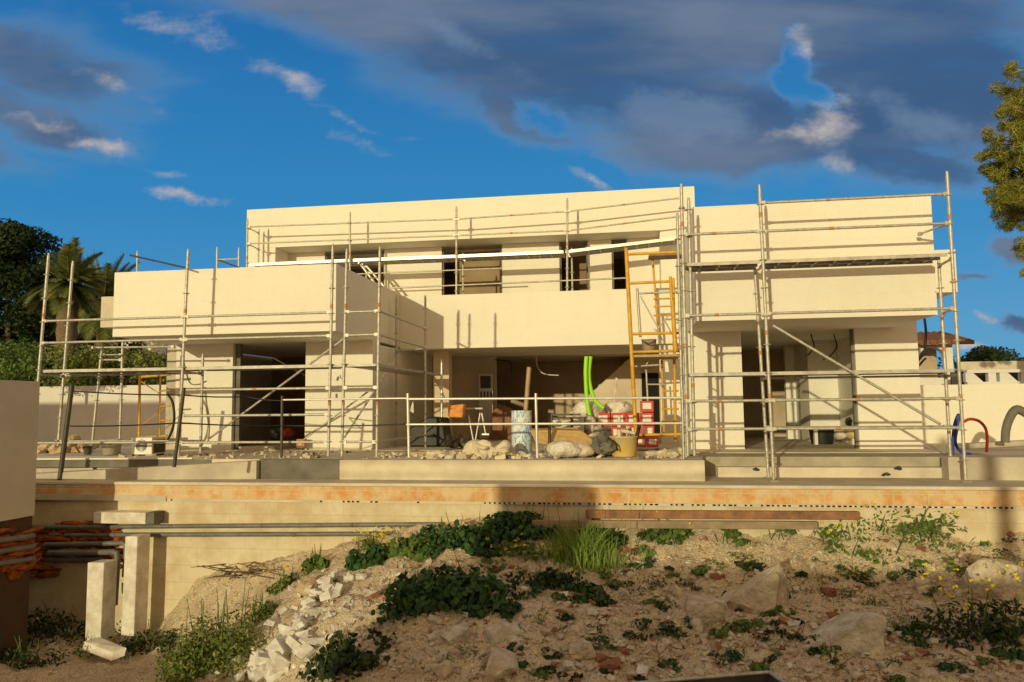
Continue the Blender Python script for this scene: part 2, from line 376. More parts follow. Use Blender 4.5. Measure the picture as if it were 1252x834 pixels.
def blob(px, py, rx, ry, ang=0, pw=1.0):
    """soft elliptical cloud body around one direction of the sky"""
    a, b = uv(px, py); rx /= FPX; ry /= FPX; ca, sa = math.cos(R(ang)), math.sin(R(ang))
    du, dv = mth('SUBTRACT', u, a), mth('SUBTRACT', v, b)
    p = mth('ADD', mth('MULTIPLY', du, ca/rx), mth('MULTIPLY', dv, sa/rx))
    q = mth('ADD', mth('MULTIPLY', du, -sa/ry), mth('MULTIPLY', dv, ca/ry))
    r2 = mth('ADD', mth('MULTIPLY', p, p), mth('MULTIPLY', q, q))
    return mth('MULTIPLY', mth('SUBTRACT', 1, mth('SQRT', r2)), pw)
def union(l):
    o = l[0]
    for k in l[1:]: o = mth('MAXIMUM', o, k)
    return o
n1 = noise(5.0, 9, .55, .55, 2.2, (3,1,0), rot=R(20)).outputs['Fac']
n2 = noise(13, 8, .6, .6, 2.0, (7,4,0), rot=R(18)).outputs['Fac']
n3 = noise(2.4, 5, .5, .7, 2.0, (1,8,0), rot=R(20)).outputs['Fac']
#@CLOUDS
dark = union([blob(590,25,400,120,-25), blob(420,-10,330,80,-20), blob(640,150,110,40,-40,.8), blob(800,20,340,120,-8), blob(770,110,120,60,-20),
              blob(850,135,150,85,-12), blob(1120,110,250,120,6), blob(1010,20,360,110,0), blob(900,195,190,38,0,.8), blob(1100,200,170,34,-4,.8),
              blob(40,85,160,55,-14,.62), blob(0,140,120,42,-10,.5), blob(60,165,110,26,-8,.6), blob(-60,200,120,30,-5,.5),
              blob(1228,306,40,18,-6,.9), blob(1250,393,34,12,0,.8), blob(1180,342,30,6,10,.6)])
hole = union([blob(950,90,30,70,4,.75), blob(985,125,60,20,-20,.6), blob(700,240,120,60,-20,1.0), blob(660,150,42,36,-40,.6)])
n4 = noise(9, 10, .65, 1, 1.5, (2,9,0)).outputs['Fac']
dens = mth('ADD', mth('SUBTRACT', mth('MINIMUM', dark, .5), mth('MULTIPLY', smooth(mth('ADD', hole, mth('MULTIPLY', mth('SUBTRACT', n4, .5), 1.6)), -.1, .9), 1.0)),
           mth('ADD', mth('MULTIPLY', mth('SUBTRACT', n1, .5), 1.15), mth('MULTIPLY', mth('SUBTRACT', n2, .5), .5)))
cov = smooth(dens, -.3, .55)
lite = union([blob(125,180,90,13,-7,.9), blob(195,207,60,9,-14,.8), blob(235,237,70,10,-10,.9), blob(445,176,60,18,-26,.5), blob(230,45,150,26,-27,.5), blob(330,100,140,20,-26,.42), blob(430,150,80,9,-26,.5), blob(725,226,50,9,-20,.7),
              blob(1000,165,60,38,24,1.0), blob(955,178,50,16,10,.8), blob(1010,205,40,20,40,.6), blob(1180,428,36,10,0), blob(1205,392,28,8,0,.9), blob(150,115,60,14,-30,.6), blob(958,60,22,40,10,.7), blob(60,160,90,10,-10,.5)])
lite2 = union([blob(835,145,110,50,-10), blob(1150,150,170,44,-16,.8), blob(760,180,90,30,-30,.6), blob(560,40,200,30,-24,.6)])
l2 = smooth(mth('ADD', lite2, mth('MULTIPLY', mth('SUBTRACT', n4, .5), 1.6)), .1, .75)
ld = mth('ADD', lite, mth('ADD', mth('MULTIPLY', mth('SUBTRACT', n4, .5), 1.9), mth('MULTIPLY', mth('SUBTRACT', n2, .5), 1.3)))
lcov = mth('MULTIPLY', smooth(ld, .05, 1.15), .85)
def rgb(c):
    n = wn.new('ShaderNodeRGB'); n.outputs[0].default_value = (*c, 1); return n.outputs[0]
def mixc(f, a, b):
    n = wn.new('ShaderNodeMix'); n.data_type = 'RGBA'; wl.new(f, n.inputs['Factor']); wl.new(a, n.inputs['A']); wl.new(b, n.inputs['B']); return n.outputs['Result']
S = 1/.12
def cl(c): return rgb(tuple(k*S for k in c))
# body of the cloud: blue-grey underside, mauve-grey where it is thicker and lit
body = mixc(smooth(mth('ADD', n3, mth('MULTIPLY', mth('SUBTRACT', n1, .5), .55)), .36, .72), cl((.048,.112,.235)), cl((.150,.205,.305)))
edge = mixc(smooth(dens, -.05, .38), cl((.15,.26,.42)), body)
# clear sky: Nishita pulled towards the deep evening blue opposite the sun
grad = mixc(smooth(dz, .0, .26), cl((.075,.33,.60)), mixc(smooth(dz, .2, .62), cl((.020,.232,.53)), cl((.005,.105,.37))))
mxs = wn.new('ShaderNodeMix'); mxs.data_type = 'RGBA'; mxs.inputs['Factor'].default_value = .9
wl.new(sky.outputs[0], mxs.inputs['A']); wl.new(grad, mxs.inputs['B']); blue = mxs.outputs['Result']
c1 = mixc(mth('MULTIPLY', mth('MULTIPLY', l2, cov), .6), mixc(cov, blue, edge), cl((.17,.255,.39)))
front = mixc(lcov, c1, mixc(smooth(n4, .3, .65), cl((.21,.27,.37)), cl((.62,.54,.48))))
# the rest of the sky, behind the photographer: unseen warm cloud, added as fill light
nb = wn.new('ShaderNodeTexNoise'); nb.inputs['Scale'].default_value = 2.2; nb.inputs['Detail'].default_value = 7; wl.new(tcw.outputs['Generated'], nb.inputs['Vector'])
back = mixc(smooth(nb.outputs['Fac'], .36, .5), sky.outputs[0], cl((.66,.46,.22)))
allc = mixc(smooth(dy, .12, .3), back, front)
wl.new(allc, bg.inputs['Color'])

SC.view_settings.view_transform = 'Standard'; SC.view_settings.look = 'None'
SC.view_settings.exposure = 0; SC.view_settings.gamma = 1
SC.render.engine = 'CYCLES'
# ------------------------------------------------------------------ the villa under construction
ZS, ZL, ZR_ = 2.55, 3.95, 4.76          # soffit level, left parapet, right parapet
XL0, XL1 = -11.04, -5.99                # left wing
XR0, XR1 = 1.24, 5.52                   # right wing
YF, YG, YB, YR = 14.9, 17.2, 19.3, 20.7  # wing fronts, ground-floor wall, balcony, roof frame
villa = thing('villa', 'unfinished cream flat-roofed two-storey villa with overhanging wings, wrapped in scaffolding', 'house', (-2.5, 19, 0))
m = MB(); m.box((XL0, YF, ZS), (XL1, 19.295, ZL)); m.box((XL0, 19.3, ZS), (XL1-.3, 25.5, ZL-.05)); m.build('left_wing_upper_storey', M['plaster'], villa)
m = MB(); m.box((XR0, 14.85, ZS), (XR1, 24, ZR_)); m.build('right_wing_upper_storey', M['plaster'], villa)
# balcony parapet and slab
m = MB(); m.box((XL1+.003, YB, 2.48), (XR0-.003, YB+.2, 3.88)); m.box((XL1+.003, YB+.2, 2.48), (XR0-.003, 22.9, 2.78)); m.box((-11.1, YB+.2, 3.70), (XL1, 21.6, 3.92)); m.build('balcony', M['plaster'], villa)
# roof frame: fascia + two side panels, recessed upper wall with openings
FX0, FX1, FO0, FO1 = -11.1, 1.78, -10.19, .84
m = MB(); m.box((FX0, YR, 5.66), (FX1, 25.5, 6.82)); m.build('roof_slab', M['plaster'], villa)
MB().box((FX0, YR, 3.93), (FO0, 25.5, 5.657)).build('side_panel', M['plaster'], villa)
MB().box((FO1, YR, 2.8), (FX1, 25.5, 5.657)).build('side_panel', M['plaster'], villa)
YU = 21.6
xs = [FO0+.003] + [XY(p, YU, 325) for p in (397, 470, 540, 614, 684, 719, 748, 767)] + [FO1-.003]
for i in range(0, len(xs)-1, 2):
    if xs[i+1]-xs[i] > .02: MB().box((xs[i], YU, 2.79), (xs[i+1], YU+.3, 5.655)).build('upper_wall', M['plaster'], villa)
for i in range(1, len(xs)-1, 2):
    w = MB(); x0, x1 = xs[i]+.004, xs[i+1]-.004
    t = .05
    for a, b in (((x0, YU+.06, 2.8), (x0+t, YU+.14, 5.62)), ((x1-t, YU+.06, 2.8), (x1, YU+.14, 5.62)), ((x0+t, YU+.06, 5.56), (x1-t, YU+.14, 5.62))): w.box(a, b)
    w.build('window_frame', M['concrete_dk'], villa)
m = MB(); m.box((FO0, 24.6, 2.8), (FO1, 24.8, 5.65))
for x in (xs[2]+.4, xs[4]+.5, xs[6]+.25): m.box((x, YU+.31, 2.8), (x+.15, 24.59, 5.65))
m.build('upper_room_wall', M['brown_render'], villa)
m = MB(); m.box((XY(556,22.5,330), 22.6, 2.8), (XY(618,22.5,330), 22.75, 5.65)); m.build('partition', M['brown_render'], villa); m = MB(); m.box((XY(690,22.5,330), 23.2, 2.8), (XY(716,22.5,330), 23.3, 5.65)); m.build('partition', M['brown_render'], villa)

# ground floor, left wing
xa, xb, xc = XY(228,YG,500), XY(283.5,YG,500), XY(373,YG,500)
XW0 = XY(214, YG, 500)
MB().box((XW0, YG, -.02), (xb, YG+.3, ZS+.003)).build('left_wing_wall', M['plaster'], villa)
m = MB(); m.box((xc, YG, -.02), (XL1-.002, YG+.3, ZS+.003))
m.box((XL1-.302, YG+.3, -.02), (XL1-.002, 22.9, 2.477)); m.build('left_wing_wall', M['plaster'], villa)
m = MB(); m.box((XW0-.28, YG+.05, -.02), (XW0-.003, YG+.35, ZS+.003)); m.build('corner_post', M['concrete'], villa)
m = MB(); m.box((XW0-.28, YG+.36, -.02), (XW0-.08, 25.5, ZS+.003)); m.build('left_side_wall', M['white_wall'], villa)
MB().box((xb+.003, YG+.12, 0), (xb+.13, YG+.24, 2.556)).build('door_jamb', M['concrete_dk'], villa)
MB().box((xc-.05, YG+.12, 0), (xc-.003, YG+.24, 2.556)).build('door_jamb', M['concrete_dk'], villa)
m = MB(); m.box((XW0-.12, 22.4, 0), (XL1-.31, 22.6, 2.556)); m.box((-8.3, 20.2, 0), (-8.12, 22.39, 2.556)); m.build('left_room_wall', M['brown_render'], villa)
# main living space
m = MB(); m.box((-5.27, 20.0, 0), (-4.84, 20.35, 2.477)); m.build('column', M['plaster_in'], villa)
m = MB(); m.box((.70, 19.5, 0), (1.2, 19.8, 2.477)); m.build('right_pier', M['plaster'], villa)
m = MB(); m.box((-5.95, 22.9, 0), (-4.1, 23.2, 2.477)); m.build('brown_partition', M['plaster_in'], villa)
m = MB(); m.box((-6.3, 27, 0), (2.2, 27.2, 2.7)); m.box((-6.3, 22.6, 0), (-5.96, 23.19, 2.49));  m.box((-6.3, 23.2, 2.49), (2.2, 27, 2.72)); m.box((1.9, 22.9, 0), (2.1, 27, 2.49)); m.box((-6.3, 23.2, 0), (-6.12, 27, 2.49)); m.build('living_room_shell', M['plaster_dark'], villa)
# staircase rising to the right along the back of the room
YS0, YS1 = 24.2, 25.4
s0, s1 = PY(668, 515, YS0), PY(772, 438, YS0)
st = MB(); n_ = 13
for k in range(n_):
    fx = lambda q: s0.x+(s1.x-s0.x)*q/n_
    z1 = .0+(2.35)*(k+1)/n_
    st.box((fx(k), YS0+.12, max(0, z1-.42)), (fx(k+1)-.001, YS1, z1))
st.build('staircase', M['plaster_in'], villa)
m = MB(); m.prism([(s0.x-.1, YS0, .0), (2.0, YS0, .0), (2.0, YS0, 2.48), (s1.x+.0, YS0, 2.48)], (0, .1, 0)); m.build('stair_side_wall', M['plaster_in'], villa)
dx0, dx1 = XY(785,YS0,490), XY(806,YS0,490)
m = MB(); m.box((dx0, YS0-.03, 0), (dx1, YS0-.004, 1.95)); m.build('doorway', M['hollow_dark'], villa)  # flat panel, darkness of the unlit opening put into its colour
# ground floor, right wing
ra, rb, rc = XY(909,YG,500), XY(1049,YG,500), XY(1126,YG,490)
m = MB(); m.box((XR0+.002, YG, -.02), (ra, YG+.3, ZS+.003)); m.box((rb, YG, -.02), (XR1, YG+.3, ZS+.003)); m.box((XR1, YG, -.02), (rc, YG+.3, 2.85)); m.box((rc-.3, YG+.3, -.02), (rc, 24, 2.85))
m.box((XR0+.002, YG+.3, -.02), (XR0+.3, 24, ZS+.003)); m.build('right_wing_wall', M['plaster'], villa)
m = MB(); m.box((rb-.05, YG+.1, 0), (rb-.003, YG+.2, 2.556)); m.build('door_jamb', M['concrete_dk'], villa)
m = MB(); m.box((XY(990,20.4,500), 20.4, 0), (rb+.6, 20.6, 2.556)); m.box((XY(1026,20.39,500), YG+.31, 0), (XY(1026,20.39,500)+.15, 20.39, 2.556)); m.build('right_room_wall', M['plaster'], villa)
m = MB(); m.box((XY(962,22,500), 22, 0), (XY(990,20.4,500)+.1, 22.2, 2.556)); m.box((XY(990,20.4,500), 20.61, 0), (XY(990,20.4,500)+.12, 21.99, 2.556)); m.build('passage_wall', M['plaster'], villa)
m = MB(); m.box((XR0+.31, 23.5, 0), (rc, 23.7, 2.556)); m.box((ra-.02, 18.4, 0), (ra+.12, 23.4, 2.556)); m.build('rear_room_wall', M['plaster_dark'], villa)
# far balcony of the right wing, and a raw box behind the left wing
p0, p1 = PY(1138,306,19), PY(1171,357,19)
m = MB(); m.box((p0.x, 19, p1.z), (p1.x, 21.5, p0.z)); m.build('rear_balcony', M['plaster'], villa)
p0, p1 = PY(124,363,19.5), PY(141,400,19.5)
m = MB(); m.box((p0.x, 19.5, p1.z), (XL0-.01, 22, p0.z)); m.build('rear_parapet', M['concrete_lt'], villa)
# floor of the house
m = MB(); m.box((XW0-.3, 16.9, -.3), (XR0, 27, 0)); m.box((XR0+.003, 16.0, -.3), (rc, 27, 0)); m.build('floor_slab', M['concrete_lt'], villa)
# small dark wall marks where fixings were
for px, py, sx, ry in ((413,463,.05,.4), (411.5,484,.05,0), (416.5,461,.02,-.35)):
    p = PY(px, py, YG-.001); MB().cbox((p.x, p.y-.004, p.z), (sx,.012,.10), (0,ry,0)).build('wall_fixing', M['dark_metal'], villa)
# ------------------------------------------------------------------ terrace, pool basin, steps, retaining wall
ZT, YLIP, YPW = -.36, 13.15, 13.8
XPE = PY(862, 575, YPW).x
m = MB(); m.box((XPE+.003, 14.9, -.6), (6.5, 16.0-.003, -.012)); m.build('concrete_steps_top', M['concrete_mid'], None)
bpy.data.objects['concrete_steps_top'].name = 'entrance_steps'
es = bpy.data.objects['entrance_steps']; tag(es, 'pale concrete steps below the doorway of the right wing', 'steps')
sl = MB(); sl.box((XPE+.303, 14.62, -.6), (6.4, 14.897, -.185)); sl.build('lower_step', M['concrete_lt'], es)
t_ = MB(); t_.box((-19, 14.1, -.5), (XPE, 17.0, -.006)); t_.box((-19, 17.0, -.5), (-11.4, 25.5, -.006))
tag(t_.build('terrace', M['concrete_lt']), kind='structure')
# pool wall facing the garden; the recess at the left end of it
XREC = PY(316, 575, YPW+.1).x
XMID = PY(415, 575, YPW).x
pw = MB(); pw.box((XREC, YPW+.14, -.9), (XMID-.003, YPW+.296, -.003)); tag(pw.build('shaded_pool_end', M['concrete_dk']), 'concrete wall section left of the pale pool wall, shade put in as dark grey', 'wall')  # shade on the left end of the pool wall put into the colour
pw = MB(); pw.box((XMID, YPW, -.9), (XPE, YPW+.298, 0)); 
pwall = tag(pw.build('pool_wall', M['pool_concrete'], None, bevel=.012), 'long low board-marked concrete pool wall in front of the middle of the house', 'wall')
dw = MB(); A0, A1 = (-12.6, 13.22), (XREC-.003, YPW+.02)
dw.add([(A0[0],A0[1],-.8),(A1[0],A1[1],-.8),(A1[0],A1[1]+.5,-.8),(A0[0],A0[1]+.5,-.8),(A0[0],A0[1],-.30),(A1[0],A1[1],-.02),(A1[0],A1[1]+.5,-.02),(A0[0],A0[1]+.5,-.30)],[(0,3,2,1),(4,5,6,7),(0,1,5,4),(1,2,6,5),(2,3,7,6),(3,0,4,7)])
tag(dw.build('recess_wall', M['concrete'], None), 'slanting low concrete wall running from the pool wall to the left boundary wall', 'wall')
cp = MB(); cp.prism([(-13.5, 13.76, -.16), (-8.2, 14.098, -.16), (-13.5, 14.098, -.16)], (0,0,.15)); tag(cp.build('terrace_edge', M['concrete_dk']), kind='structure')  # shadow under the slab edge put into a dark riser colour
cp = MB(); cp.prism([(-13.6, 13.72, -.005), (-8.6, 14.06, -.005), (-8.4, 14.6, -.005), (-13.6, 14.6, -.005)], (0,0,.03))
tag(cp.build('terrace_slab', M['plaster']), 'pale screed slab edging the terrace left of the air conditioner', 'slab')
# lower ledge between the pool wall and the drop to the garden
lt = MB(); lt.box((-13.2, YLIP+.05, -.8), (XPE+.1, YPW-.003, ZT)); lt.box((XPE+.1, YLIP+.05, -.8), (40, 14.62-.003, ZT-.004)); lt.box((XPE, YPW, -.7), (XPE+.299, 14.9, ZT-.008)); lt.box((6.4, 14.617, -.7), (40, 25, -.24))
tag(lt.build('lower_terrace', M['concrete']), kind='structure')
rw = thing('retaining_wall', 'long block retaining wall with an orange brick band above the garden', 'wall', (-3, YLIP, -1))
m = MB(); m.box((-20, YLIP+.02, -4), (40, YLIP+.6, -.70)); m.build('block_wall', M['blocks'], rw)
m = MB(); m.box((-11.5, YLIP-.05, -.655), (40, YLIP+.05, ZT-.055)); m.build('brick_band', M['bricks'], rw)
m = MB(); m.box((-11.6, YLIP-.07, ZT-.052), (40, YLIP+.052, ZT+.004)); m.build('coping', M['concrete_lt'], rw, bevel=.012)
# course of hollow bricks showing their holes
m = MB(); m.box((-11.5, YLIP-.035, -.70), (40, YLIP+.04, -.658)); m.build('hollow_brick_course', M['concrete_lt'], rw)
m = MB(); x = -11.4
while x < 12:
    px = 626+ (x/ (YLIP)) *900
    if random.random() < (.85 if x > -2.6 else (.75 if -9.2 < x < -8.4 or -5.2 < x < -4.4 else .03)):
        m.box((x, YLIP-.0385, -.694), (x+random.uniform(.03,.055), YLIP-.0355, -.668))
    x += .085
m.build('brick_holes', M['hollow_dark'], rw)
# slab edge overhang on the left
m = MB(); m.box((-11.55, YLIP-.06, -.70), (PY(205,612,YLIP).x, YLIP-.0395, -.60)); m.build('slab_edge', M['concrete'], rw)
# right-hand planter kerb
k0 = PY(1160, 575, 14.3)
m = MB(); m.prism([(k0.x, 14.6, -.6), (k0.x, 14.3, -.6), (40, 13.2, -.6), (40, 13.9, -.6), (k0.x+.5, 14.9, -.6)], (0,0,.62)); 
tag(m.build('planter_wall', M['concrete']), 'low grey concrete planter wall at the right edge, beside the steps', 'wall')
m = MB(); m.prism([(k0.x+.3, 14.95, -.4), (40, 13.95, -.4), (40, 22, -.4), (k0.x+.3, 22, -.4)], (0,0,.30)); tag(m.build('planter_soil', M['sand']), kind='structure')
# boundary walls
nb0, nb1 = PY(42, 630, 11.9), PY(42,468,11.9)
xw = nb0.x
m = MB(); m.box((xw-.3, 10.75, nb0.z), (xw, 11.9, nb1.z+.02))
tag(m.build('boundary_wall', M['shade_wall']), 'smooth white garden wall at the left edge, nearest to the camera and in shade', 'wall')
m = MB(); m.box((-34, 10.75, -4), (xw-.04, 11.9, nb0.z-.003)); m.box((-34, 10.75, nb0.z-.002), (xw-.304, 11.9, -.12)); tag(m.build('raised_bed', M['base_shade']), kind='structure')
q0, q1 = PY(40, 473, 23), PY(214, 478, 23)
m = MB(); m.box((-24, 23, -.4), (q1.x+.8, 23.25, q0.z)); tag(m.build('boundary_wall', M['white_wall']), 'pale rear boundary wall under the hedge, behind the left scaffold', 'wall')
q0 = PY(1128, 471, 21.5)
m = MB(); m.prism([(rc+.05, 21.6, -.5), (40, 18.2, -.5), (40, 18.5, -.5), (rc+.05, 21.9, -.5)], (0,0,q0.z+.5)); tag(m.build('boundary_wall', M['plaster']), 'sunlit cream boundary wall at the right edge, behind the coloured pipes', 'wall')
# ------------------------------------------------------------------ garden ground: height field through measured points
ctl = []
def cz(px, py, z): p = PZ(px, py, z); ctl.append((p.x, p.y, z))
def cw(px, py, Y=13.1): p = PY(px, py, Y); ctl.append((p.x, p.y, p.z))
for px, py in ((0,775),(60,772),(130,776),(185,772),(215,748),(240,716),(262,702),(330,690),(400,672),(440,664),(480,653),(530,646),(600,640),(660,643),(740,650),(850,650),(950,652),(1050,650),(1150,648),(1250,656)): cw(px, py)
for px, py, z in ((0,800,-3.05),(100,800,-3.1),(180,806,-3.1),(0,834,-3.1),(120,834,-3.1),(200,834,-3.05),(200,790,-3.05),
                  (250,770,-2.8),(250,834,-2.95),(300,760,-2.45),(300,834,-2.85),(350,730,-2.05),(350,800,-2.45),(330,834,-2.75),(400,700,-1.72),(400,760,-2.1),(400,834,-2.55),(440,740,-1.9),(470,700,-1.6),(470,834,-2.4),
                  (540,700,-1.56),(540,760,-1.85),(540,834,-2.3),(620,680,-1.42),(650,740,-1.75),(650,834,-2.25),(760,690,-1.52),(760,760,-1.85),(800,834,-2.25),
                  (900,690,-1.53),(900,740,-1.74),(960,834,-2.22),(1050,690,-1.53),(1080,760,-1.83),(1120,834,-2.2),(1200,690,-1.52),(1230,740,-1.72),(1250,834,-2.15)): cz(px, py, z)
for x in (-14,-8,-2,4,10,18):
    ctl.append((x, -4, -.75)); ctl.append((x, 2, -2.2))
for y in (5, 9, 13): ctl += [(14, y, -2.2+.08*y), (20, y, -2.1+.08*y), (-16, y, -3.0), (-22, y, -3.0)]
ctl += [(-5, 6, -2.5), (-8, 6, -2.9), (-1, 5, -2.3), (4, 5, -2.25), (8, 6, -2.2)]
C_ = np.array(ctl); A_ = C_[:, :2]; N_ = len(C_)
def _phi(r2): return np.where(r2 > 0, .5*r2*np.log(np.maximum(r2, 1e-12)), 0)
_K = _phi(((A_[:, None]-A_[None])**2).sum(-1))+np.eye(N_)*.06
_Pm = np.c_[np.ones(N_), A_]
_w = np.linalg.solve(np.block([[_K, _Pm], [_Pm.T, np.zeros((3, 3))]]), np.r_[C_[:, 2], 0, 0, 0])
_rng = np.random.default_rng(3)
def _vn(x, y, seed):
    g = np.random.default_rng(seed).random((64, 64))
    xi = np.floor(x).astype(int); yi = np.floor(y).astype(int); fx = x-xi; fy = y-yi
    fx = fx*fx*(3-2*fx); fy = fy*fy*(3-2*fy)
    a = g[xi % 64, yi % 64]; b = g[(xi+1) % 64, yi % 64]; c = g[xi % 64, (yi+1) % 64]; d = g[(xi+1) % 64, (yi+1) % 64]
    return (a*(1-fx)+b*fx)*(1-fy)+(c*(1-fx)+d*fx)*fy-.5
def gz(x, y, rough=True):
    x = np.atleast_1d(np.asarray(x, float)); y = np.atleast_1d(np.asarray(y, float))
    z = np.zeros(len(x))
    for i in range(0, len(x), 20000):
        q = np.c_[x[i:i+20000], y[i:i+20000]]
        z[i:i+20000] = _phi(((q[:, None]-A_[None])**2).sum(-1)) @ _w[:N_] + _w[N_]+q @ _w[N_+1:]
    if rough:
        for s, a, sd in ((.9, .13, 1), (2.1, .11, 2), (4.7, .075, 3), (11, .06, 4), (23, .036, 5)):
            z += a*_vn(x*s+17, y*s+5, sd)
    return z
def G(x, y): return float(gz(x, y)[0])
def on_ground(px, py):
    """the ground point that this direction meets"""
    d = ray(px, py); lo = None
    t = np.linspace(3, 16, 500); P = np.array([CAMLOC+d*k for k in t]); z = gz(P[:, 0], P[:, 1])
    k = np.argmax(P[:, 2] < z)
    return Vector((P[k, 0], P[k, 1], z[k]))
gx = np.concatenate([np.linspace(-45, -12.5, 40), np.linspace(-12.4, 9, 430), np.linspace(9.1, 45, 40)])
gy = np.concatenate([np.linspace(-40, 4.8, 40), np.linspace(4.9, 13.2, 240)])
XX, YY = np.meshgrid(gx, gy); ZZ = gz(XX.ravel(), YY.ravel())
far = np.clip((np.abs(XX.ravel())-16)/8, 0, 1); ZZ = ZZ*(1-far)+(-1.2)*far
back = np.clip((-YY.ravel()-2)/4, 0, 1); ZZ = ZZ*(1-back)+(-.8)*back
me = bpy.data.meshes.new('ground'); nx, ny = len(gx), len(gy)
idx = np.arange(nx*ny).reshape(ny, nx)
F_ = np.stack([idx[:-1, :-1], idx[:-1, 1:], idx[1:, 1:], idx[1:, :-1]], -1).reshape(-1, 4)
me.from_pydata(np.c_[XX.ravel(), YY.ravel(), ZZ].tolist(), [], F_.tolist()); me.materials.append(M['soil'])
me.polygons.foreach_set('use_smooth', [True]*len(me.polygons))
go = bpy.data.objects.new('ground', me); COL.objects.link(go); tag(go, kind='structure')
m = MB(); m.add([(-900, 13.7, -.75), (900, 13.7, -.75), (900, 1500, -.75), (-900, 1500, -.75)], [(0,1,2,3)])
tag(m.build('terrain', M['farground'], recalc=False), kind='structure')

# ------------------------------------------------------------------ the house behind the photographer: it throws the evening shade over the garden
def back_trace(p, Y):
    t = (p.y-Y)/travel.y; return p-travel*t
NY = -10.0
nh = thing('unseen_house', 'plain neighbouring house behind the photographer that shades the garden', 'house', (0, NY, -.8))
top = back_trace(Vector(on_ground(1000, 697)), NY).z
xl = back_trace(Vector(on_ground(470, 745)), NY).x
m = MB(); m.box((xl, NY-6, -1.2), (xl+24, NY, top)); m.build('wall', M['white_wall'], nh)
c0, c1 = back_trace(PY(607, 597, YLIP-.06), NY), back_trace(PY(714, 597, YLIP-.06), NY)
m = MB(); m.box((c0.x, NY-.8, top), (c1.x, NY-.003, back_trace(PY(660, 591, YLIP), NY).z)); m.build('chimney', M['white_wall'], nh)
q = back_trace(PY(1222, 620, YLIP-.06), NY); q2 = back_trace(PY(1124, 508, YG), NY)
m = MB(); m.box((q.x-.1, NY-.4, top), (q.x+.1, NY-.2, q2.z+.0)); m.build('unseen_post', M['white_wall'], nh)  # unseen post, added to cast the upright shadow on wall and ground

# unseen house added left of the picture to shade the rear boundary wall
n2_ = thing('unseen_house', 'plain unseen house added outside the left edge to shade the rear boundary wall', 'house', (-25, 2, -.8))
MB().box((-36, -4, -3), (-19.6, 3, 4.1)).build('wall', M['white_wall'], n2_)
# ------------------------------------------------------------------ scaffolds
RS, RL = .030, .025
def standard(par, p0, p1, r=RS, mat='steel', marks=(), ros=True, phase=0.0, name='standard'):
    p0, p1 = Vector(p0), Vector(p1)
    if p0.z > p1.z: p0, p1 = p1, p0
    m = MB(); m.tube([p0, p1], r, 8)
    d = p1-p0
    if ros:
        z = math.ceil((p0.z-phase)/.5)*.5+phase
        while z < p1.z-.05:
            t = (z-p0.z)/d.z; c = p0+d*t
            if z-p0.z > .1: m.lathe([(r, -.012), (.062, -.008), (.062, .008), (r, .012)], c, 10)
            z += .5
    for z in marks:
        t = (z-p0.z)/d.z
        if .02 < t < .98:
            c = p0+d*t; m.tube([c-d.normalized()*.03, c+d.normalized()*.05], r+.003, 8, 1)
    # spigot at the top
    m.tube([p1, p1+d.normalized()*.06], r*.75, 8)
    return m.build(name, [M[mat], M['orange_paint']], par)
def ledger(par, a, b, r=RL, mat='steel', mark=None, heads=True, name='ledger'):
    a, b = Vector(a), Vector(b); d = (b-a); L = d.length; d.normalize()
    m = MB(); m.tube([a, b], r, 8)
    if heads:
        for q, s_ in ((a, 1), (b, -1)): m.cbox(q+d*s_*.05, (.07, .05, .062), (0, 0, math.atan2(d.y, d.x)))
    if mark is not None:
        c = a+d*L*mark; m.tube([c-d*.04, c+d*.04], r+.003, 8, 1)
    return m.build(name, [M[mat], M['orange_paint']], par)
def deck(par, a, b, w, th=.055, mat='deck', marks=()):
    """one steel plank bay from a to b, w deep (towards the house)"""
    a, b = Vector(a), Vector(b); d = (b-a).normalized(); n = Vector((-d.y, d.x, 0)).normalized()
    m = MB(); half = w/2-.012
    for k in (0, 1):
        o = n*(k*(w/2+.012)); p0, p1 = a+o, b+o
        m.prism([p0, p1, p1+n*half, p0+n*half], (0, 0, .004))
        for e in (0, half-.012): m.prism([p0+n*e-Vector((0,0,th)), p1+n*e-Vector((0,0,th)), p1+n*(e+.012)-Vector((0,0,th)), p0+n*(e+.012)-Vector((0,0,th))], (0,0,th-.001))
        L = (b-a).length; q = .25
        while q < L-.1:
            c = p0+d*q-Vector((0,0,th*.8))+n*.016; m.prism([c, c+d*.03, c+d*.03+n*(half-.032), c+n*(half-.032)], (0,0,.035)); q += .32
    return m.build('deck', [M[mat]], par)
# ---------- right scaffold, in front of the right wing
rs = thing('scaffold', 'galvanised two-deck scaffold in front of the right wing with bays under open sky', 'scaffold', (3.4, 14.2, ZT))
YO, YI = 13.87, 14.58
xA, xB, xC = XY(837,YO), XY(936.5,YO), None
topA, topB = PY(833,229,YO), PY(928.5,230,YO); botA, botB = PY(841,557,YO), PY(946,586,YO)
topC, botC = PY(1157.9,214,YO), PY(1180.6,585,YO)
at = lambda a, b, z: a+(b-a)*((z-a.z)/(b.z-a.z))
Zd1, Zd2 = PY(1166,309,YO).z, PY(1173,451,YO).z          # deck levels
standard(rs, botA, topA, marks=(1.1, 2.0, 4.2), phase=Zd1%.5); standard(rs, botB, topB, marks=(1.1, 2.2, 4.3), phase=Zd1%.5); standard(rs, botC, topC, marks=(1.05, 3.0, 4.1), phase=Zd1%.5)
standard(rs, PY(849,557,YO+.12), PY(842,246,YO+.12), marks=(1.3,), phase=Zd1%.5); standard(rs, PY(835.5,556,YO+.3), PY(828,262,YO+.3), r=.026, marks=(2.0,), phase=Zd1%.5)
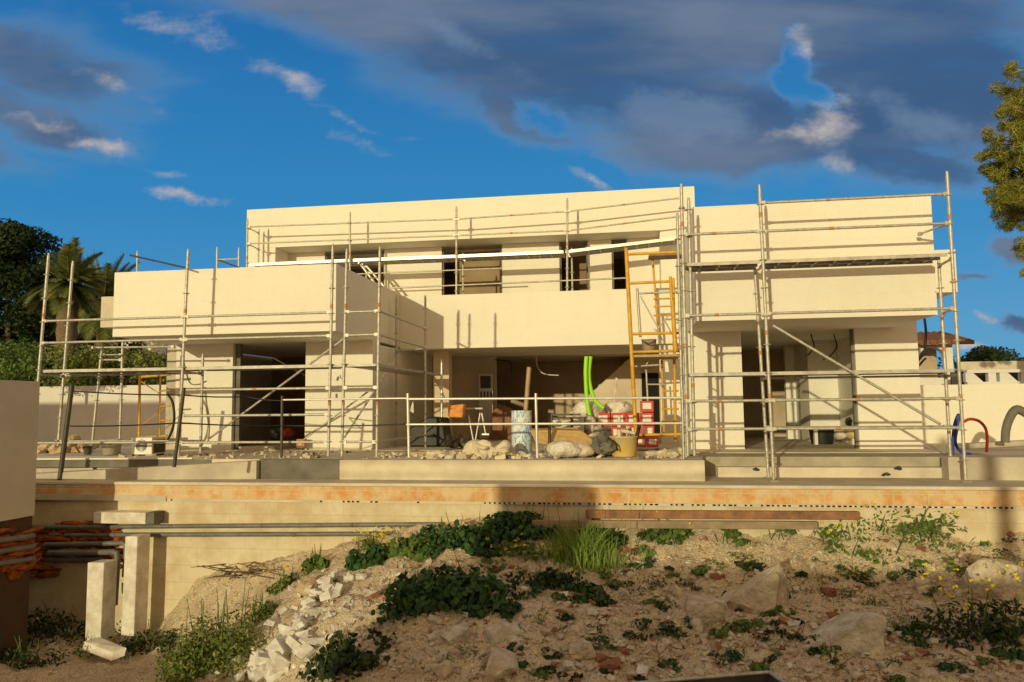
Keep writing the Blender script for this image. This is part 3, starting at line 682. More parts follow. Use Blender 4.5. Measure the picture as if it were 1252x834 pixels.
# inner row only rises to the upper deck
off = Vector((0, YI-YO, 0))
inA0, inA1 = Vector((botA.x+.02, YI, 0)), Vector((at(botA,topA,Zd1).x+.02, YI, Zd1-.02))
inB0, inB1 = PY(939.5,583,YI), PY(923,330,YI); inC0, inC1 = PY(1163,575,YI), PY(1147.5,316,YI)
inB1.z = inC1.z = Zd1-.03
for p, q in ((inA0, inA1), (inB0, inB1), (inC0, inC1)): standard(rs, p, q, marks=(1.0, 1.9), phase=Zd1%.5)
levels = {ZY(1160,237,YO): .37, ZY(1160,273,YO): .38, ZY(1168,377,YO): None, ZY(1177,487,YO): .47, ZY(1178,523,YO): .36}
for z, mk in levels.items():
    a, b, c = at(botA,topA,z), at(botB,topB,z), at(botC,topC,z)
    if z < 4.4: ledger(rs, a, b, mark=.4)
    ledger(rs, b, c, mark=mk)
for z in (Zd2-.09, ZY(1178,523,YO)):
    ledger(rs, at(inB0,inB1,z), at(inC0,inC1,z), r=.02); 
# transoms between the rows
for (o0, o1, i0, i1) in ((botA,topA,inA0,inA1), (botB,topB,inB0,inB1), (botC,topC,inC0,inC1)):
    for z in (Zd1-.1, Zd2-.1, ZY(1178,523,YO)): ledger(rs, at(o0,o1,z), at(i0,i1,z), r=.022)
    if o0 is botC:
        ledger(rs, at(o0,o1,ZY(1168,377,YO)), at(i0,i1,ZY(1168,377,YO)), r=.022)
# the left end is closed like a ladder
for k in range(9):
    z = .28+k*.36
    ledger(rs, at(botA,topA,z), at(inA0,inA1,z), r=.016, heads=False, name='rung')
# guard rail on the right end
z = ZY(1160,273,YO); ledger(rs, at(botC,topC,z), at(botC,topC,z)+Vector((-.25,.75,-.02)), r=.02, name='end_rail')
for z, a, b, c in ((Zd1, at(botA,topA,Zd1), at(botB,topB,Zd1), at(botC,topC,Zd1)), (Zd2, at(botA,topA,Zd2), at(botB,topB,Zd2), at(botC,topC,Zd2))):
    deck(rs, a+Vector((.06,.03,0)), b+Vector((-.04,.03,0)), .66); deck(rs, b+Vector((.04,.03,0)), c+Vector((-.06,.03,0)), .66)
ledger(rs, PY(945,398,YO-.03), PY(1150,519,YO-.03), r=.024, heads=False, name='brace')
for p in (botA, botB, botC, inB0, inC0):
    MB().box((p.x-.075, p.y-.075, ZT+.002), (p.x+.075, p.y+.075, ZT+.012)).build('base_plate', M['steel'], rs) if p is not botA else None

# ---------- left scaffold, in front of the left wing and round its corner
ls = thing('scaffold', 'galvanised scaffold in front of the left wing, turning round its corner to the recessed terrace', 'scaffold', (-8, 14.3, 0))
YO2, YI2 = 14.2, 14.93
P0t, P0b = PY(59.4,313,YO2), PY(39,562,YO2)
P1t, P1b = PY(230,308.4,YO2), PY(218,566,YO2)
P2t, P2b = PY(407,302,YO2), PY(401.5,558,YO2)
P3t, P3b = PY(424,308,YO2), PY(418,558,YO2)
P4t, P4b = PY(464.5,306,YO2), PY(460.5,559,YO2)
Q0t, Q0b = PY(89,322.6,YI2), PY(71,545,YI2)
Q1t, Q1b = PY(248,436,YI2), PY(245,561,YI2)
ph = ZY(225,449,YO2)
for t, b in ((P0t,P0b),(P1t,P1b),(P2t,P2b),(P3t,P3b),(P4t,P4b),(Q0t,Q0b)): standard(ls, Vector((b.x,b.y,max(b.z,.0))), t, marks=(1.05, 2.95), phase=ph%.5)
standard(ls, Vector((Q1b.x,Q1b.y,0)), Q1t, phase=ph%.5)
Zs = [ZY(225,387.5,YO2), ZY(225,415,YO2), ZY(225,477,YO2), ZY(225,508.5,YO2), ZY(225,541,YO2)]
for i, z in enumerate(Zs):
    p0, p1, p2 = at(P0b,P0t,z), at(P1b,P1t,z), at(P2b,P2t,z)
    if i in (0, 1, 4): ledger(ls, p0, p1)
    ledger(ls, p1, p2, mark=.5 if i == 2 else None)
    p3, p4 = at(P3b,P3t,z), at(P4b,P4t,z)
    if i != 3: ledger(ls, p3, p4, r=.022)
zd = ph
deck(ls, at(P0b,P0t,zd)+Vector((.06,.03,0)), at(P1b,P1t,zd)+Vector((-.04,.03,0)), .66)
deck(ls, at(P1b,P1t,zd)+Vector((.04,.03,0)), at(P2b,P2t,zd)+Vector((-.04,.03,0)), .66)
for (b_, t_, c_, d_) in ((P0b,P0t,Q0b,Q0t), (P1b,P1t,Q1b,Q1t)):
    for z in (zd-.1, Zs[4]): ledger(ls, at(b_,t_,z), at(c_,d_,z), r=.02)
ledger(ls, PY(256,536,YI2), PY(421,414,YI2-.7), r=.024, heads=False, name='brace')
ledger(ls, at(Q0b,Q0t,zd-.09), at(Q1b,Q1t,zd-.09), r=.02); ledger(ls, at(Q0b,Q0t,Zs[4]), at(Q1b,Q1t,Zs[4]), r=.02)
ledger(ls, PY(372,537,14.9), PY(451,478,14.9), r=.018, heads=False, name='brace')
# the return along the side of the wing
XRo, XRi = P4b.x, XL1+.16
R1 = PX(520, 450, XRo); R2 = PX(540, 480, XRo+.03); I1 = PX(484.5, 440, XRi)
R1t, R1b = Vector((XRo, R1.y, PX(521,365,XRo).z)), Vector((XRo, R1.y, 0))
I1t, I1b = Vector((XRi, I1.y, PX(486,365,XRi).z)), Vector((XRi, I1.y, 0))
R2t, R2b = Vector((XRo+.03, R2.y, PX(540,443,XRo).z)), Vector((XRo+.03, R2.y, 0))
standard(ls, R1b, R1t, phase=ph%.5); standard(ls, I1b, I1t, marks=(1.05,1.9), phase=ph%.5); standard(ls, R2b, R2t, mat='white_metal', phase=ph%.5)
for z in (Zs[0], Zs[1], Zs[4]): ledger(ls, at(P4b,P4t,z), at(R1b,R1t,z), r=.022)
ledger(ls, at(I1b,I1t,Zs[1]-.02), at(R1b,R1t,Zs[1]-.02), r=.022); ledger(ls, at(R1b,R1t,Zs[4]), at(R2b,R2t,Zs[4]), r=.024, mat='white_metal')
ledger(ls, PX(484.5,430,XRi), PX(466,466,XRi+.1), r=.018, heads=False, name='brace')
ledger(ls, PX(463,470,XRo-.05), PX(421,535,XRo-.9), r=.02, heads=False, name='brace')
dk = MB(); w_ = .62
for k in (0, 1):
    x0 = XRo-.03-k*(w_/2+.01); dk.box((x0, 14.25, zd-.05), (x0-w_/2, R2.y+.1, zd))
dk.build('deck', M['deck'], ls)
d2 = MB(); d2.box((P2b.x-.0, YO2+.04, zd-.05), (XRo-.04, YO2+.36, zd-.002)); d2.build('deck', M['deck'], ls)
# lattice posts under the left bay
for (t_, b_, nm) in (((124,432),(112,541),'standard'),((150,420),(146,556),'standard')):
    a, b = PY(*t_, 15.6), PY(*b_, 15.6); standard(ls, Vector((b.x, b.y, 0)), a, r=RS if nm == 'standard' else .05, phase=.2)
ledger(ls, PY(124,434,15.6), PY(150,434,15.6), r=.02); ledger(ls, PY(122,440,15.6), PY(150,440,15.6), r=.02)
ledger(ls, PY(112,425,15.6), PY(214,424,15.6), r=.022); 
# ---------- guard-rail posts on the left roof
gr = thing('roof_guard_rail', 'short guard rail posts standing on the roof of the left wing', 'guard rail', (-9, 17, ZL))
def rpost(px, y0, y1, Y): a, b = PY(px, y0, Y), PY(px, y1, Y); standard(gr, Vector((b.x,b.y,ZL)), a, r=.026, ros=False, name='post'); return a
rpost(168, 310, 330, 16.5); rpost(265.5, 305, 328, 17.2); rpost(292, 306, 328, 17.2)
ledger(gr, PY(159,312,16.6), PY(229,328,14.6), r=.02, mat='dark_metal', heads=False, name='rail')
ledger(gr, PY(266,317.5,17.2), PY(292,316.5,17.2), r=.02, heads=False, name='rail'); ledger(gr, PY(267,318,17.2), PY(292,327,16.4), r=.018, mat='dark_metal', heads=False, name='rail')

# ---------- upper scaffold on the balcony in front of the roof frame
us = thing('scaffold', 'long upper scaffold on the balcony with a bright deck across the roof frame', 'scaffold', (-4.5, 20, 3.9))
YO3, YI3 = 19.87, 20.5
T = [(302.5,270,322),(428,262,330),(558,255,357),(693.5,245,354),(833.5,229,357)]
tops = [PY(x, y0, YO3) for x, y0, y1 in T]
zt = [PY(303,277.5,YO3).z, PY(558,268,YO3).z]
for i, (x, y0, y1) in enumerate(T):
    a, b = PY(x, y0, YO3), PY(x, y1, YO3); standard(us, Vector((b.x, b.y, 3.925)), a, marks=(5.2,), phase=.06)
XL = [t.x for t in tops]
def zr(px, py): return PY(px, py, YO3).z
rails = [((303,277.5),(558,268),(694,258.5),(833,242)), ((302.5,298),(558,288),(694,282),(833,264.5))]
for r_ in rails:
    q = [PY(x, y, YO3) for x, y in r_]
    for a, b in zip(q, q[1:]): ledger(us, a, b, r=.022, mark=.5)
ledger(us, PY(463,353,YO3), PY(765,340,YO3), r=.022, heads=False)
ledger(us, PY(403,336.5,YO3), PY(614,328,YO3+.02), r=.02, heads=False)
I0 = PY(316.5,283,YI3); standard(us, Vector((I0.x, YI3, 3.925)), I0, r=.025, phase=.06)
for y in (279, 299): 
    a = PY(304,y,YO3); ledger(us, a, Vector((I0.x, YI3, a.z)), r=.018)
dz = [PY(303,322,YO3), PY(430,316.5,YO3), PY(558,311.5,YO3), PY(690,306,YO3), PY(833,289,YO3)]
for a, b in zip(dz, dz[1:]): deck(us, a+Vector((.03,.02,0)), b+Vector((-.03,.02,0)), .62, th=.075, mat='white_metal')
for x, y0, y1 in ((448,320,357),(566,312,357),(699,306,354)):
    a, b = PY(x, y0, YI3), PY(x, y1, YI3); standard(us, Vector((a.x, YI3, 3.925)), a, r=.026, phase=.06)
# white stair ladder behind the left parapet
ld = thing('stair_ladder', 'white access ladder leaning under the upper deck behind the left parapet', 'ladder', (-7, 20.3, 3.9))
l0, l1 = PY(440,322,20.3), PY(458,346,20.3); l2, l3 = PY(447,324,20.3), PY(465,345,20.3)
for a, b in ((l0,l1),(l2,l3)): MB().tube([a, a+(b-a)*1.6], .035, 6).build('rail', M['white_metal'], ld)
for k in range(5): MB().tube([l0+(l1-l0)*(.15+k*.3), l2+(l3-l2)*(.15+k*.3)], .018, 6).build('rung', M['white_metal'], ld)

# ---------- small standards left standing on the balcony, behind the parapet
# ---------- yellow frame tower
yt = thing('frame_tower', 'tall yellow frame scaffold tower between the balcony and the right wing', 'scaffold', (.7, 17, 0))
YT = 16.6
def yl(x0, y0, x1, y1, Y=YT, r=.034, mat='yellow_paint', name='frame_leg', Y2=None):
    return MB().tube([PY(x0, y0, Y), PY(x1, y1, Y2 or Y)], r, 8).build(name, M[mat], yt)
f0 = PY(765.5,303,YT); yl(765.5,303,778,541,r=.042); yl(823,340,826,540,YT+.9,r=.034)
yl(797.5,312,805,405,YT+.9,.026); yl(819.5,338,825,428,YT-.3,.03); yl(822,368,826,430,YT-.3,.045)
for y0, y1, x1 in ((311,308,832),(346.5,344,820),(408.5,407,832),(430.5,429,832),(532,531,832)):
    yl(766.5+(y0-303)*.05, y0, x1, y1, r=.03, name='frame_bar')
for y in (365.5, 375, 386): yl(799, y, 821, y-.5, YT+.5, .018, name='frame_bar')
for y in (478, 500, 515): yl(809, y, 830, y, YT+.9, .02, name='frame_bar')
yl(809, 440, 812, 528, YT+.9, .028)
yl(783,362,804,400,YT+.4,.014,'steel','brace'); yl(818,385,802,405,YT+.4,.014,'steel','brace'); yl(800,402,812,418,YT+.4,.014,'steel','brace')
yl(779,353,783,412,YT+.35,.03,'steel','post'); yl(780,359,828,357,YT+.35,.022,'steel','frame_bar')
yl(790,452,793,510,YT+.6,.022,'steel','post'); yl(776,448,808,446,YT+.6,.024,'steel','frame_bar'); yl(790,470,815,470,YT+.6,.018,'steel','frame_bar'); yl(797,432,790,447,YT+.6,.02,'steel','frame_bar')
q0, q1 = PY(771,434,YT), PY(832,432,YT)
MB().box((q0.x, YT, q0.z-.05), (q1.x, YT+1.1, q0.z)).build('platform', M['wood'], yt)
q0, q1 = PY(793,313,YT+.6), PY(834,307,YT+.6)
MB().box((q0.x, YT+.5, q0.z-.02), (q1.x, YT+1.0, q0.z+.02)).build('platform', M['wood_dark'], yt)
# ---------- small yellow frame on the left terrace
yf = thing('frame_scaffold', 'small yellow builder frame standing left of the left wing wall', 'scaffold', (-11.6, 17.5, 0))
def yf_(x0,y0,x1,y1,nm,r=.03,Y=16.6): MB().tube([PY(x0,y0,Y), PY(x1,y1,Y)], r, 8).build(nm, M['yellow_paint'], yf)
for x in (171,): yf_(x,455,x-1,538,'leg')
yf_(196,459,195,535,'leg',.022); yf_(171,461,208,458,'bar'); yf_(170,535,204,533,'bar'); yf_(196,478,208,477,'bar',.02); yf_(196,497,208,496,'bar',.02); yf_(196,514,208,514,'bar',.02)
yf_(172,466,196,482,'brace',.012); yf_(172,521,200,500,'brace',.012)

# ---------- safety railing along the pool edge
sr = thing('safety_railing', 'thin temporary safety railing with tubes and black cords along the pool edge', 'railing', (-3, 13.95, 0))
YS = 13.95
def post(x0, y0, x1, y1, mat, r=.028, Y=YS): MB().tube([Vector((PY(x0,y0,Y))), Vector((PY(x1,y1,Y)))], r, 8).build('post', M[mat], sr)
post(498.5,481,500,559,'white_metal'); post(345,484,344,560,'dark_metal'); post(655,481,657,560,'white_metal',.026); post(834,476,836,561,'steel',.026)
a = PZ(73, 587, ZT); MB().tube([PY(88,471,a.y), a], .045, 8).build('post', M['dark_metal'], sr)
b = PZ(213, 571, 0); MB().tube([PY(225,474,b.y), b], .032, 8).build('post', M['dark_metal'], sr)
def sag(pts, r, mat, nm='cord', s_=0):
    out = []
    for (p, q) in zip(pts, pts[1:]):
        for k in range(8): t = k/8; out.append(p.lerp(q, t)-Vector((0,0,s_*4*t*(1-t))))
    out.append(pts[-1]); MB().tube(out, r, 6).build(nm, M[mat], sr)
for y in (488, 519): MB().tube([PY(497,y,YS), PY(835,y-1.5,YS)], .022, 8).build('rail', M['white_metal'], sr)
MB().tube([PY(346,489,YS), PY(497,487,YS)], .018, 8).build('rail', M['white_metal'], sr)
sag([PY(88,478,a.y), PY(222,483,b.y), PY(300,485,YS+.0), PY(346,490,YS)], .014, 'black', s_=.02)
sag([PY(86,521,a.y), PY(219,517,b.y), PY(345,520.5,YS), PY(497,518.5,YS)], .014, 'black', s_=.02)
# ------------------------------------------------------------------ small building-site things
def ground0(px, py, z=0.0): return PZ(px, py, z)
def mesh_thing(name, mb, mats, label, cat, group=None, bevel=0): return tag(mb.build(name, mats, None, bevel=bevel), label, cat, group)
# drum with a plank in it
Yd = 15.6
b = PY(638, 543, Yd); rad = (PY(650.5,520,Yd).x-PY(625.5,520,Yd).x)/2; hz = PY(638,502,Yd).z
dr = thing('drum', 'white drum with pale blue print standing on the terrace, a plank sticking out of it', 'drum', (b.x, Yd, 0))
MB().lathe([(rad*.96, 0), (rad, .02), (rad*.98, hz*.3), (rad*1.01, hz*.32), (rad*.98, hz*.34), (rad*.99, hz*.97), (rad*1.02, hz), (rad*.9, hz), (rad*.88, .05), (0, .05)], (b.x, Yd, 0), 24).build('body', M['drum'], dr)
mb = MB(); mb.tube([PY(640,503,Yd+.1)+Vector((0,0,-.5)), PY(647,449,Yd+.1)], .05, 4); mesh_thing('plank', mb, M['wood'], 'pale plank leaning upright out of the blue printed drum', 'plank')
mb = MB(); mb.tube([PY(625,490,Yd+.25), PY(642,496,Yd+.25)], .05, 4); mesh_thing('plank', mb, M['wood_dark'], 'short plank lying behind the top of the blue printed drum', 'plank')
# red boxes
def redbox(px0, py0, px1, py1, Y, label, lab=True):
    a, b_ = PY(px0, py1, Y), PY(px1, py0, Y)
    t = thing('red_box', label, 'box', ((a.x+b_.x)/2, Y+.2, a.z), 'red boxes stacked on the terrace')
    MB().box(a, (b_.x, Y+.4, b_.z)).build('carton', M['red'], t, bevel=.01)
    w = b_.x-a.x; h = b_.z-a.z
    MB().box((a.x+w*.18, Y-.004, a.z+h*.28), (a.x+w*.82, Y-.001, a.z+h*.82)).build('paper_label', M['label'], t)
    return t
Yb = 16.9
for (c, lab) in (((728,505,746,521), 'upper left red box of the stack beside the lime hoses'), ((747,505,765,521), 'red box left of the yellow tower leg, in the top row'), ((729,521.6,746,538), 'lower left red box behind the grey debris'), ((747,521.6,765,538), 'red box in the lower row behind the yellow tub')):
    redbox(*c, Yb, lab)
for (c, lab) in (((783,490,799,504), 'topmost red box, alone on the right stack'), ((766,505,782,521), 'red box directly right of the yellow tower leg, upper row'), ((783,504.6,799,520), 'second red box from the top of the right stack'), ((770,520.6,785,534), 'red box in the middle of the right stack, behind the yellow tower'), ((786,520.6,800,534), 'right middle red box of the right stack'), ((778,534.5,790,547), 'lowest left red box of the right stack, on the floor'), ((791,534.5,805,547), 'lowest right red box on the floor, with two pale labels')):
    redbox(*c, Yb-.3 if c[1] > 530 else Yb-.12, lab)
# white sacks, heap, roll
def lump(c, size, seed, m=0, rough=.18, n=3):
    import bmesh
    bm = bmesh.new(); bmesh.ops.create_icosphere(bm, subdivisions=n, radius=1)
    rr = random.Random(seed); ph = [(rr.uniform(0,6.28), rr.uniform(1.2,3.4), Vector((rr.uniform(-1,1),rr.uniform(-1,1),rr.uniform(-1,1)))) for _ in range(9)]
    vs = []
    for v in bm.verts:
        k = 1+sum(math.sin(v.co.dot(d)*f*2+p)*rough/3 for p, f, d in ph)
        if rough < .16: k += .05*math.sin(v.co.x*9+math.sin(v.co.z*6+seed)*2)*math.sin(v.co.z*7+v.co.y*5+seed)
        vs.append(Vector((v.co.x*size[0]*k, v.co.y*size[1]*k, v.co.z*size[2]*k))+Vector(c))
    fs = [tuple(v.index for v in f.verts) for f in bm.faces]; bm.free()
    return vs, fs
def lump_thing(name, c, size, seed, mat, label, cat, group=None, rough=.18, n=3, smooth=True, rz=0):
    mb = MB(); vs, fs = lump((0,0,0), size, seed, rough=rough, n=n)
    rm = Matrix.Rotation(rz, 3, 'Z'); vs = [rm @ v+Vector(c) for v in vs]
    mb.add(vs, fs, 0, smooth); return mesh_thing(name, mb, mat, label, cat, group)
def heap(name,x0,y0,x1,y1,Y,depth,seed,mat,label,cat,rough=.3):
    a,b_=PY(x0,y1,Y),PY(x1,y0,Y); return lump_thing(name,((a.x+b_.x)/2,Y,-.01),((b_.x-a.x)/2,depth,b_.z),seed,mat,label,cat,None,rough,4,False)
def px_lump(name, x0, y0, x1, y1, Y, depth, seed, mat, label, cat, group=None, rough=.18, smooth=True, n=3):
    a, b_ = PY(x0, y1, Y), PY(x1, y0, Y)
    return lump_thing(name, ((a.x+b_.x)/2, Y, (a.z+b_.z)/2), ((b_.x-a.x)/2, depth, (b_.z-a.z)/2), seed, mat, label, cat, group, rough, n, smooth)
px_lump('white_sack', 664, 539, 712, 559, 14.45, .28, 1, M['white'], 'long white sack lying at the pool edge under the straw board', 'sack', rough=.08)
px_lump('white_sack', 700, 541, 726, 559, 14.6, .25, 2, M['sand'], 'beige sack right of the long white sack', 'sack', rough=.1)
px_lump('white_sack', 698, 490, 738, 516, 17.2, .4, 3, M['white'], 'white sack on the heap behind the lime hoses', 'sack', rough=.15)
px_lump('white_sack', 738, 489, 775, 512, 17.6, .4, 4, M['white'], 'pale sack behind the top of the left red boxes', 'sack', rough=.1)
px_lump('white_sack', 710, 508, 728, 530, 16.4, .2, 5, M['white'], 'crumpled white bag between the black crate and the red boxes', 'bag', rough=.3)
heap('sand_heap', 566, 541, 612, 562, 15.0, .5, 6, M['sand'], 'low heap of pale sand at the pool edge left of the drum', 'heap')
heap('mortar_heap', 602, 543, 628, 556, 14.7, .3, 7, M['sand'], 'small pale lump of mortar beside the drum', 'heap')
px_lump('debris', 722, 526, 752, 558, 14.9, .3, 8, M['concrete_dk'], 'grey tangle of debris left of the yellow tub', 'debris', rough=.5, smooth=False)
px_lump('debris', 725, 520, 738, 540, 15.3, .2, 81, M['concrete'], 'pale grey stone resting on the grey debris', 'stone', rough=.3)
# straw-coloured board, black crate
mb = MB(); pts = [PY(648,527,14.7), PY(705,526,14.9), PY(712,530,14.9), PY(738,553,14.6), PY(720,553,14.5), PY(655,541,14.5)]
mb.prism(pts, (0, .07, .05)); mesh_thing('straw_board', mb, M['straw'], 'straw-coloured broken board lying over the white sack', 'board')
mb = MB(); c0, c1 = PY(672,530,15.8), PY(714,508,15.8)
for k in range(6): z = c0.z+(c1.z-c0.z)*k/5; mb.box((c0.x, 15.8, z), (c1.x-k*.02, 16.3, z+.035))
mb.box((c0.x-.02, 15.77, 0), (c0.x+.06, 16.32, c1.z+.03)); mb.box((c1.x-.08, 15.77, 0), (c1.x, 16.32, c1.z-.05))
mesh_thing('black_crate', mb, M['dark_metal'], 'dark slatted crate behind the straw board', 'crate')
mb = MB(); mb.tube([PY(672,505,14.6), PY(672,545,14.45)], .03, 6); mesh_thing('iron_bar', mb, M['dark_metal'], 'short dark upright bar in front of the slatted crate', 'bar')
# yellow tub with tools
tb = thing('tub', 'yellow plastic builder tub with tools at the pool edge', 'tub', (.2, 14.7, 0))
a, b_ = PY(745,558,14.6), PY(780,531,14.6); cx = (a.x+b_.x)/2; rt_ = (b_.x-a.x)/2; h = b_.z
MB().lathe([(rt_*.78, 0), (rt_*.86, .02), (rt_, h*.85), (rt_*1.06, h*.86), (rt_*1.04, h*.9), (rt_*.93, h*.88), (rt_*.78, .05), (0, .05)], (cx, 14.85, 0), 18).build('bucket', M['yellow_tub'], tb)
MB().tube([(cx-rt_*.9, 14.5, h*.8), (cx-rt_*.5, 14.42, h*.55), (cx-rt_*.4, 14.45, h*.3)], .02, 6).build('handle', M['black'], tb)
for (x0,y0,x1,y1,mt,nm) in ((757,548,757,508,'concrete_lt','trowel'),(775,548,782,520,'black','hammer'),(760,526,776,530,'concrete_lt','float'),(768,545,770,524,'grey_pipe','pipe_end')):
    mb = MB(); mb.tube([PY(x0,y0,14.8), PY(x1,y1,14.8)], [.05,.03], 7); mesh_thing(nm, mb, M[mt], {'trowel':'pale upright tool handle on the left of the yellow tub','hammer':'black tool handle on the right of the yellow tub','float':'pale tool lying across the yellow tub','pipe_end':'grey pipe end in the middle of the yellow tub'}[nm], 'tool')
mb = MB(); mb.tube([PY(752,474,16.5), PY(754,462,16.5)], .025, 6); mb.tube([PY(751,492,16.5), PY(752.5,472,16.5)], .014, 6); mesh_thing('broom', mb, M['white'], 'thin white handle rising above the red boxes', 'tool')
# lime conduits hanging from the ceiling
def hose(name, pts, r, mat, label, cat, group=None):
    out = []
    P_ = [pts[0]]+pts+[pts[-1]]
    for i in range(1, len(P_)-2):
        nk = 14 if 'corrug' in name else 8
        for k in range(nk):
            t = k/nk; p0, p1, p2, p3 = P_[i-1], P_[i], P_[i+1], P_[i+2]
            out.append(.5*((2*p1)+(p2-p0)*t+(2*p0-5*p1+4*p2-p3)*t*t+(3*p1-p0-3*p2+p3)*t**3))
    out.append(pts[-1]); mb = MB(); mb.tube(out, [r*(1 if i%2 else .84) for i in range(len(out))] if 'corrug' in name else r, 8); return mesh_thing(name, mb, mat, label, cat, group)
Yh = 16.6
hose('conduit', [PY(x,y,Yh) for x, y in ((717,436),(716,455),(717,480),(719,498),(722,512))], .045, M['green_pipe'], 'straight lime green conduit hanging from the balcony ceiling, left of the pair', 'conduit')
hose('conduit', [PY(x,y,Yh+.1) for x, y in ((722,436),(720,456),(722,474),(728,490),(738,499))], .045, M['green_pipe'], 'lime green conduit that bends out to the right near the floor', 'conduit')
for i, (pts, lab) in enumerate(((((656,436),(657,448),(665,457),(683,459)), 'pale loop of cable hanging in the dark living room'), (((605,440),(622,442),(626,452),(622,456)), 'dark cable hanging from the ceiling left of the drum'))):
    hose('cable', [PY(x,y,22.8) for x, y in pts], .018, M['white'] if i == 0 else M['black'], lab, 'cable')
# saw bench, orange guard, dark machine
sb = thing('trestle', 'folding metal trestle behind the sand heap', 'trestle', (-3.3, 18, 0))
Yt = 17.6
for x0,y0,x1,y1 in ((573,508,580,546),(587,505,580,546),(589,505,594,532)): MB().tube([PY(x0,y0,Yt), PY(x1,y1,Yt)], .018, 6).build('leg', M['white_metal'], sb)
MB().tube([PY(568,500,Yt), PY(590,499.5,Yt)], .03, 6).build('top_bar', M['steel'], sb)
MB().cbox(PY(594,531,Yt), (.16,.12,.03)).build('foot', M['white_metal'], sb)
mb = MB(); p = [PY(547,496,17), PY(567,494,17), PY(565,511,16.9), PY(548,510,16.9)]; mb.prism(p, (0,.25,0)); mesh_thing('saw_guard', mb, M['orange_cloth'], 'orange plastic block hanging beside the white standard near the trestle', 'box', bevel=.02)
mb = MB(); a = PY(500,550,18.3); b_ = PY(546,511,18.3); mb.prism([(a.x,18.3,0),(b_.x,18.3,0),(b_.x-.1,18.3,b_.z),((a.x+b_.x)/2,18.3,b_.z+.03),(a.x,18.3,b_.z-.25)], (0,.7,0)); mesh_thing('tarpaulin', mb, M['black'], 'black sheeted pile beside the column under the balcony', 'tarpaulin', bevel=.04)
px_lump('machine', 545, 533, 560, 549, 17.2, .25, 9, M['dark_metal'], 'small dark machine on the floor under the orange block', 'machine', rough=.5, smooth=False)
px_lump('debris', 557, 534, 572, 549, 17.6, .25, 19, M['concrete_dk'], 'dark scrap on the floor left of the trestle', 'debris', rough=.5, smooth=False)
mb = MB(); a, b_ = PY(503,551,15.3), PY(566,546.5,15.3); mb.box((a.x,15.1,0),(b_.x,15.4,.07)); mesh_thing('plank', mb, M['wood'], 'pale hollow plank lying on the terrace at the feet of the left scaffold', 'plank')
mb = MB(); p = [PY(501,502,17), PY(505,490,17), PY(506,506,17)]; mb.prism(p, (0,.03,0)); mesh_thing('cloth', mb, M['white'], 'small white cloth hanging in the opening behind the railing post', 'cloth')
# tall grey panel and brown board in the room
mb = MB(); a, b_ = PY(589,545,23), PY(605,458,23); mb.box((a.x,22.6,0.01),(b_.x,22.66,b_.z)); mb.box((a.x+.05,22.59,b_.z-.42),(b_.x-.05,22.598,b_.z-.05),1)
for k in range(4): mb.box((a.x+.05+k*.1,22.588,b_.z-.75),(a.x+.1+k*.1,22.597,b_.z-.52),1)
mesh_thing('door_panel', mb, [M['white_wall'], M['dark_metal']], 'grey door panel with a dark window standing in the living room', 'door')
mb = MB(); mb.prism([PY(598,538,22),PY(632,538,22),PY(627,500,22),PY(610,494,22),PY(602,505,22)], (0,.08,0)); mesh_thing('brown_board', mb, M['rust'], 'brown rounded board leaning behind the drum', 'board')
# bucket on the tower
bk = thing('bucket', 'dark grey bucket standing on the yellow tower platform', 'bucket', (.3, 17, 2))
a, b_ = PY(785,428,16.9), PY(802,408,16.9); cx = (a.x+b_.x)/2; r_ = (b_.x-a.x)/2; h = b_.z-a.z; zb = PY(771,434,16.6).z+.004
MB().lathe([(0,.01),(r_*.78,.01),(r_,h),(r_*1.05,h),(r_*1.05,h-.03),(r_*.8,.0)], (cx,17,zb), 16).build('pail', M['wood_dark'], bk)
MB().tube([(cx-r_,16.98,zb+h),(cx-r_*.6,16.7,zb+h*.75),(cx,16.66,zb+h*.66),(cx+r_*.6,16.7,zb+h*.75),(cx+r_,16.98,zb+h)], .012, 6).build('handle', M['dark_metal'], bk)
# things in the right room
Yq = 19.2
px_lump('bag', 1019, 524, 1034, 538, Yq, .25, 11, M['white'], 'white printed bag on the floor of the right room', 'bag', rough=.08)
px_lump('bag', 1034, 522, 1049, 537, Yq-.15, .25, 12, M['yellow_tub'], 'yellow bag on the floor of the right room against the wall', 'bag', rough=.08)
mb = MB(); a, b_ = PY(994,536,Yq), PY(1015,523,Yq); mb.lathe([(0,.01),(.22,.01),(.27,b_.z),(.29,b_.z),(.29,b_.z-.03),(.24,0)], ((a.x+b_.x)/2,Yq,0), 16); mesh_thing('black_tub', mb, M['black'], 'black mixing tub on the floor of the right room', 'tub')
px_lump('dark_sack', 1034, 509, 1049, 522, Yq+.3, .3, 13, M['black'], 'black sack on top of the yellow bag in the right room', 'sack', rough=.2)
mb = MB(); a = PY(993,523,Yq-.3); b_ = PY(1048,521,Yq-.3); mb.box((a.x,Yq-.35,a.z-.03),(b_.x,Yq-.1,a.z+.02)); mb.box((a.x+.05,Yq-.3,0),(a.x+.12,Yq-.15,a.z-.031)); mb.box((b_.x-.12,Yq-.3,0),(b_.x-.05,Yq-.15,a.z-.031)); mesh_thing('low_bench', mb, M['white_wall'], 'low plank bench in the right room over the bags and the tub', 'bench')
for (x,y,lab) in ((924,574,'small dark stone on the steps near the scaffold feet'),(1099,573,'small dark offcut lying on the steps at the right'),(1083,580,'flat dark scrap on the steps at the right')):
    px_lump('scrap', x-4, y-2.5, x+4, y+2, 14.55, .06, int(x), M['dark_metal'], lab, 'scrap', rough=.4, smooth=False, n=2)
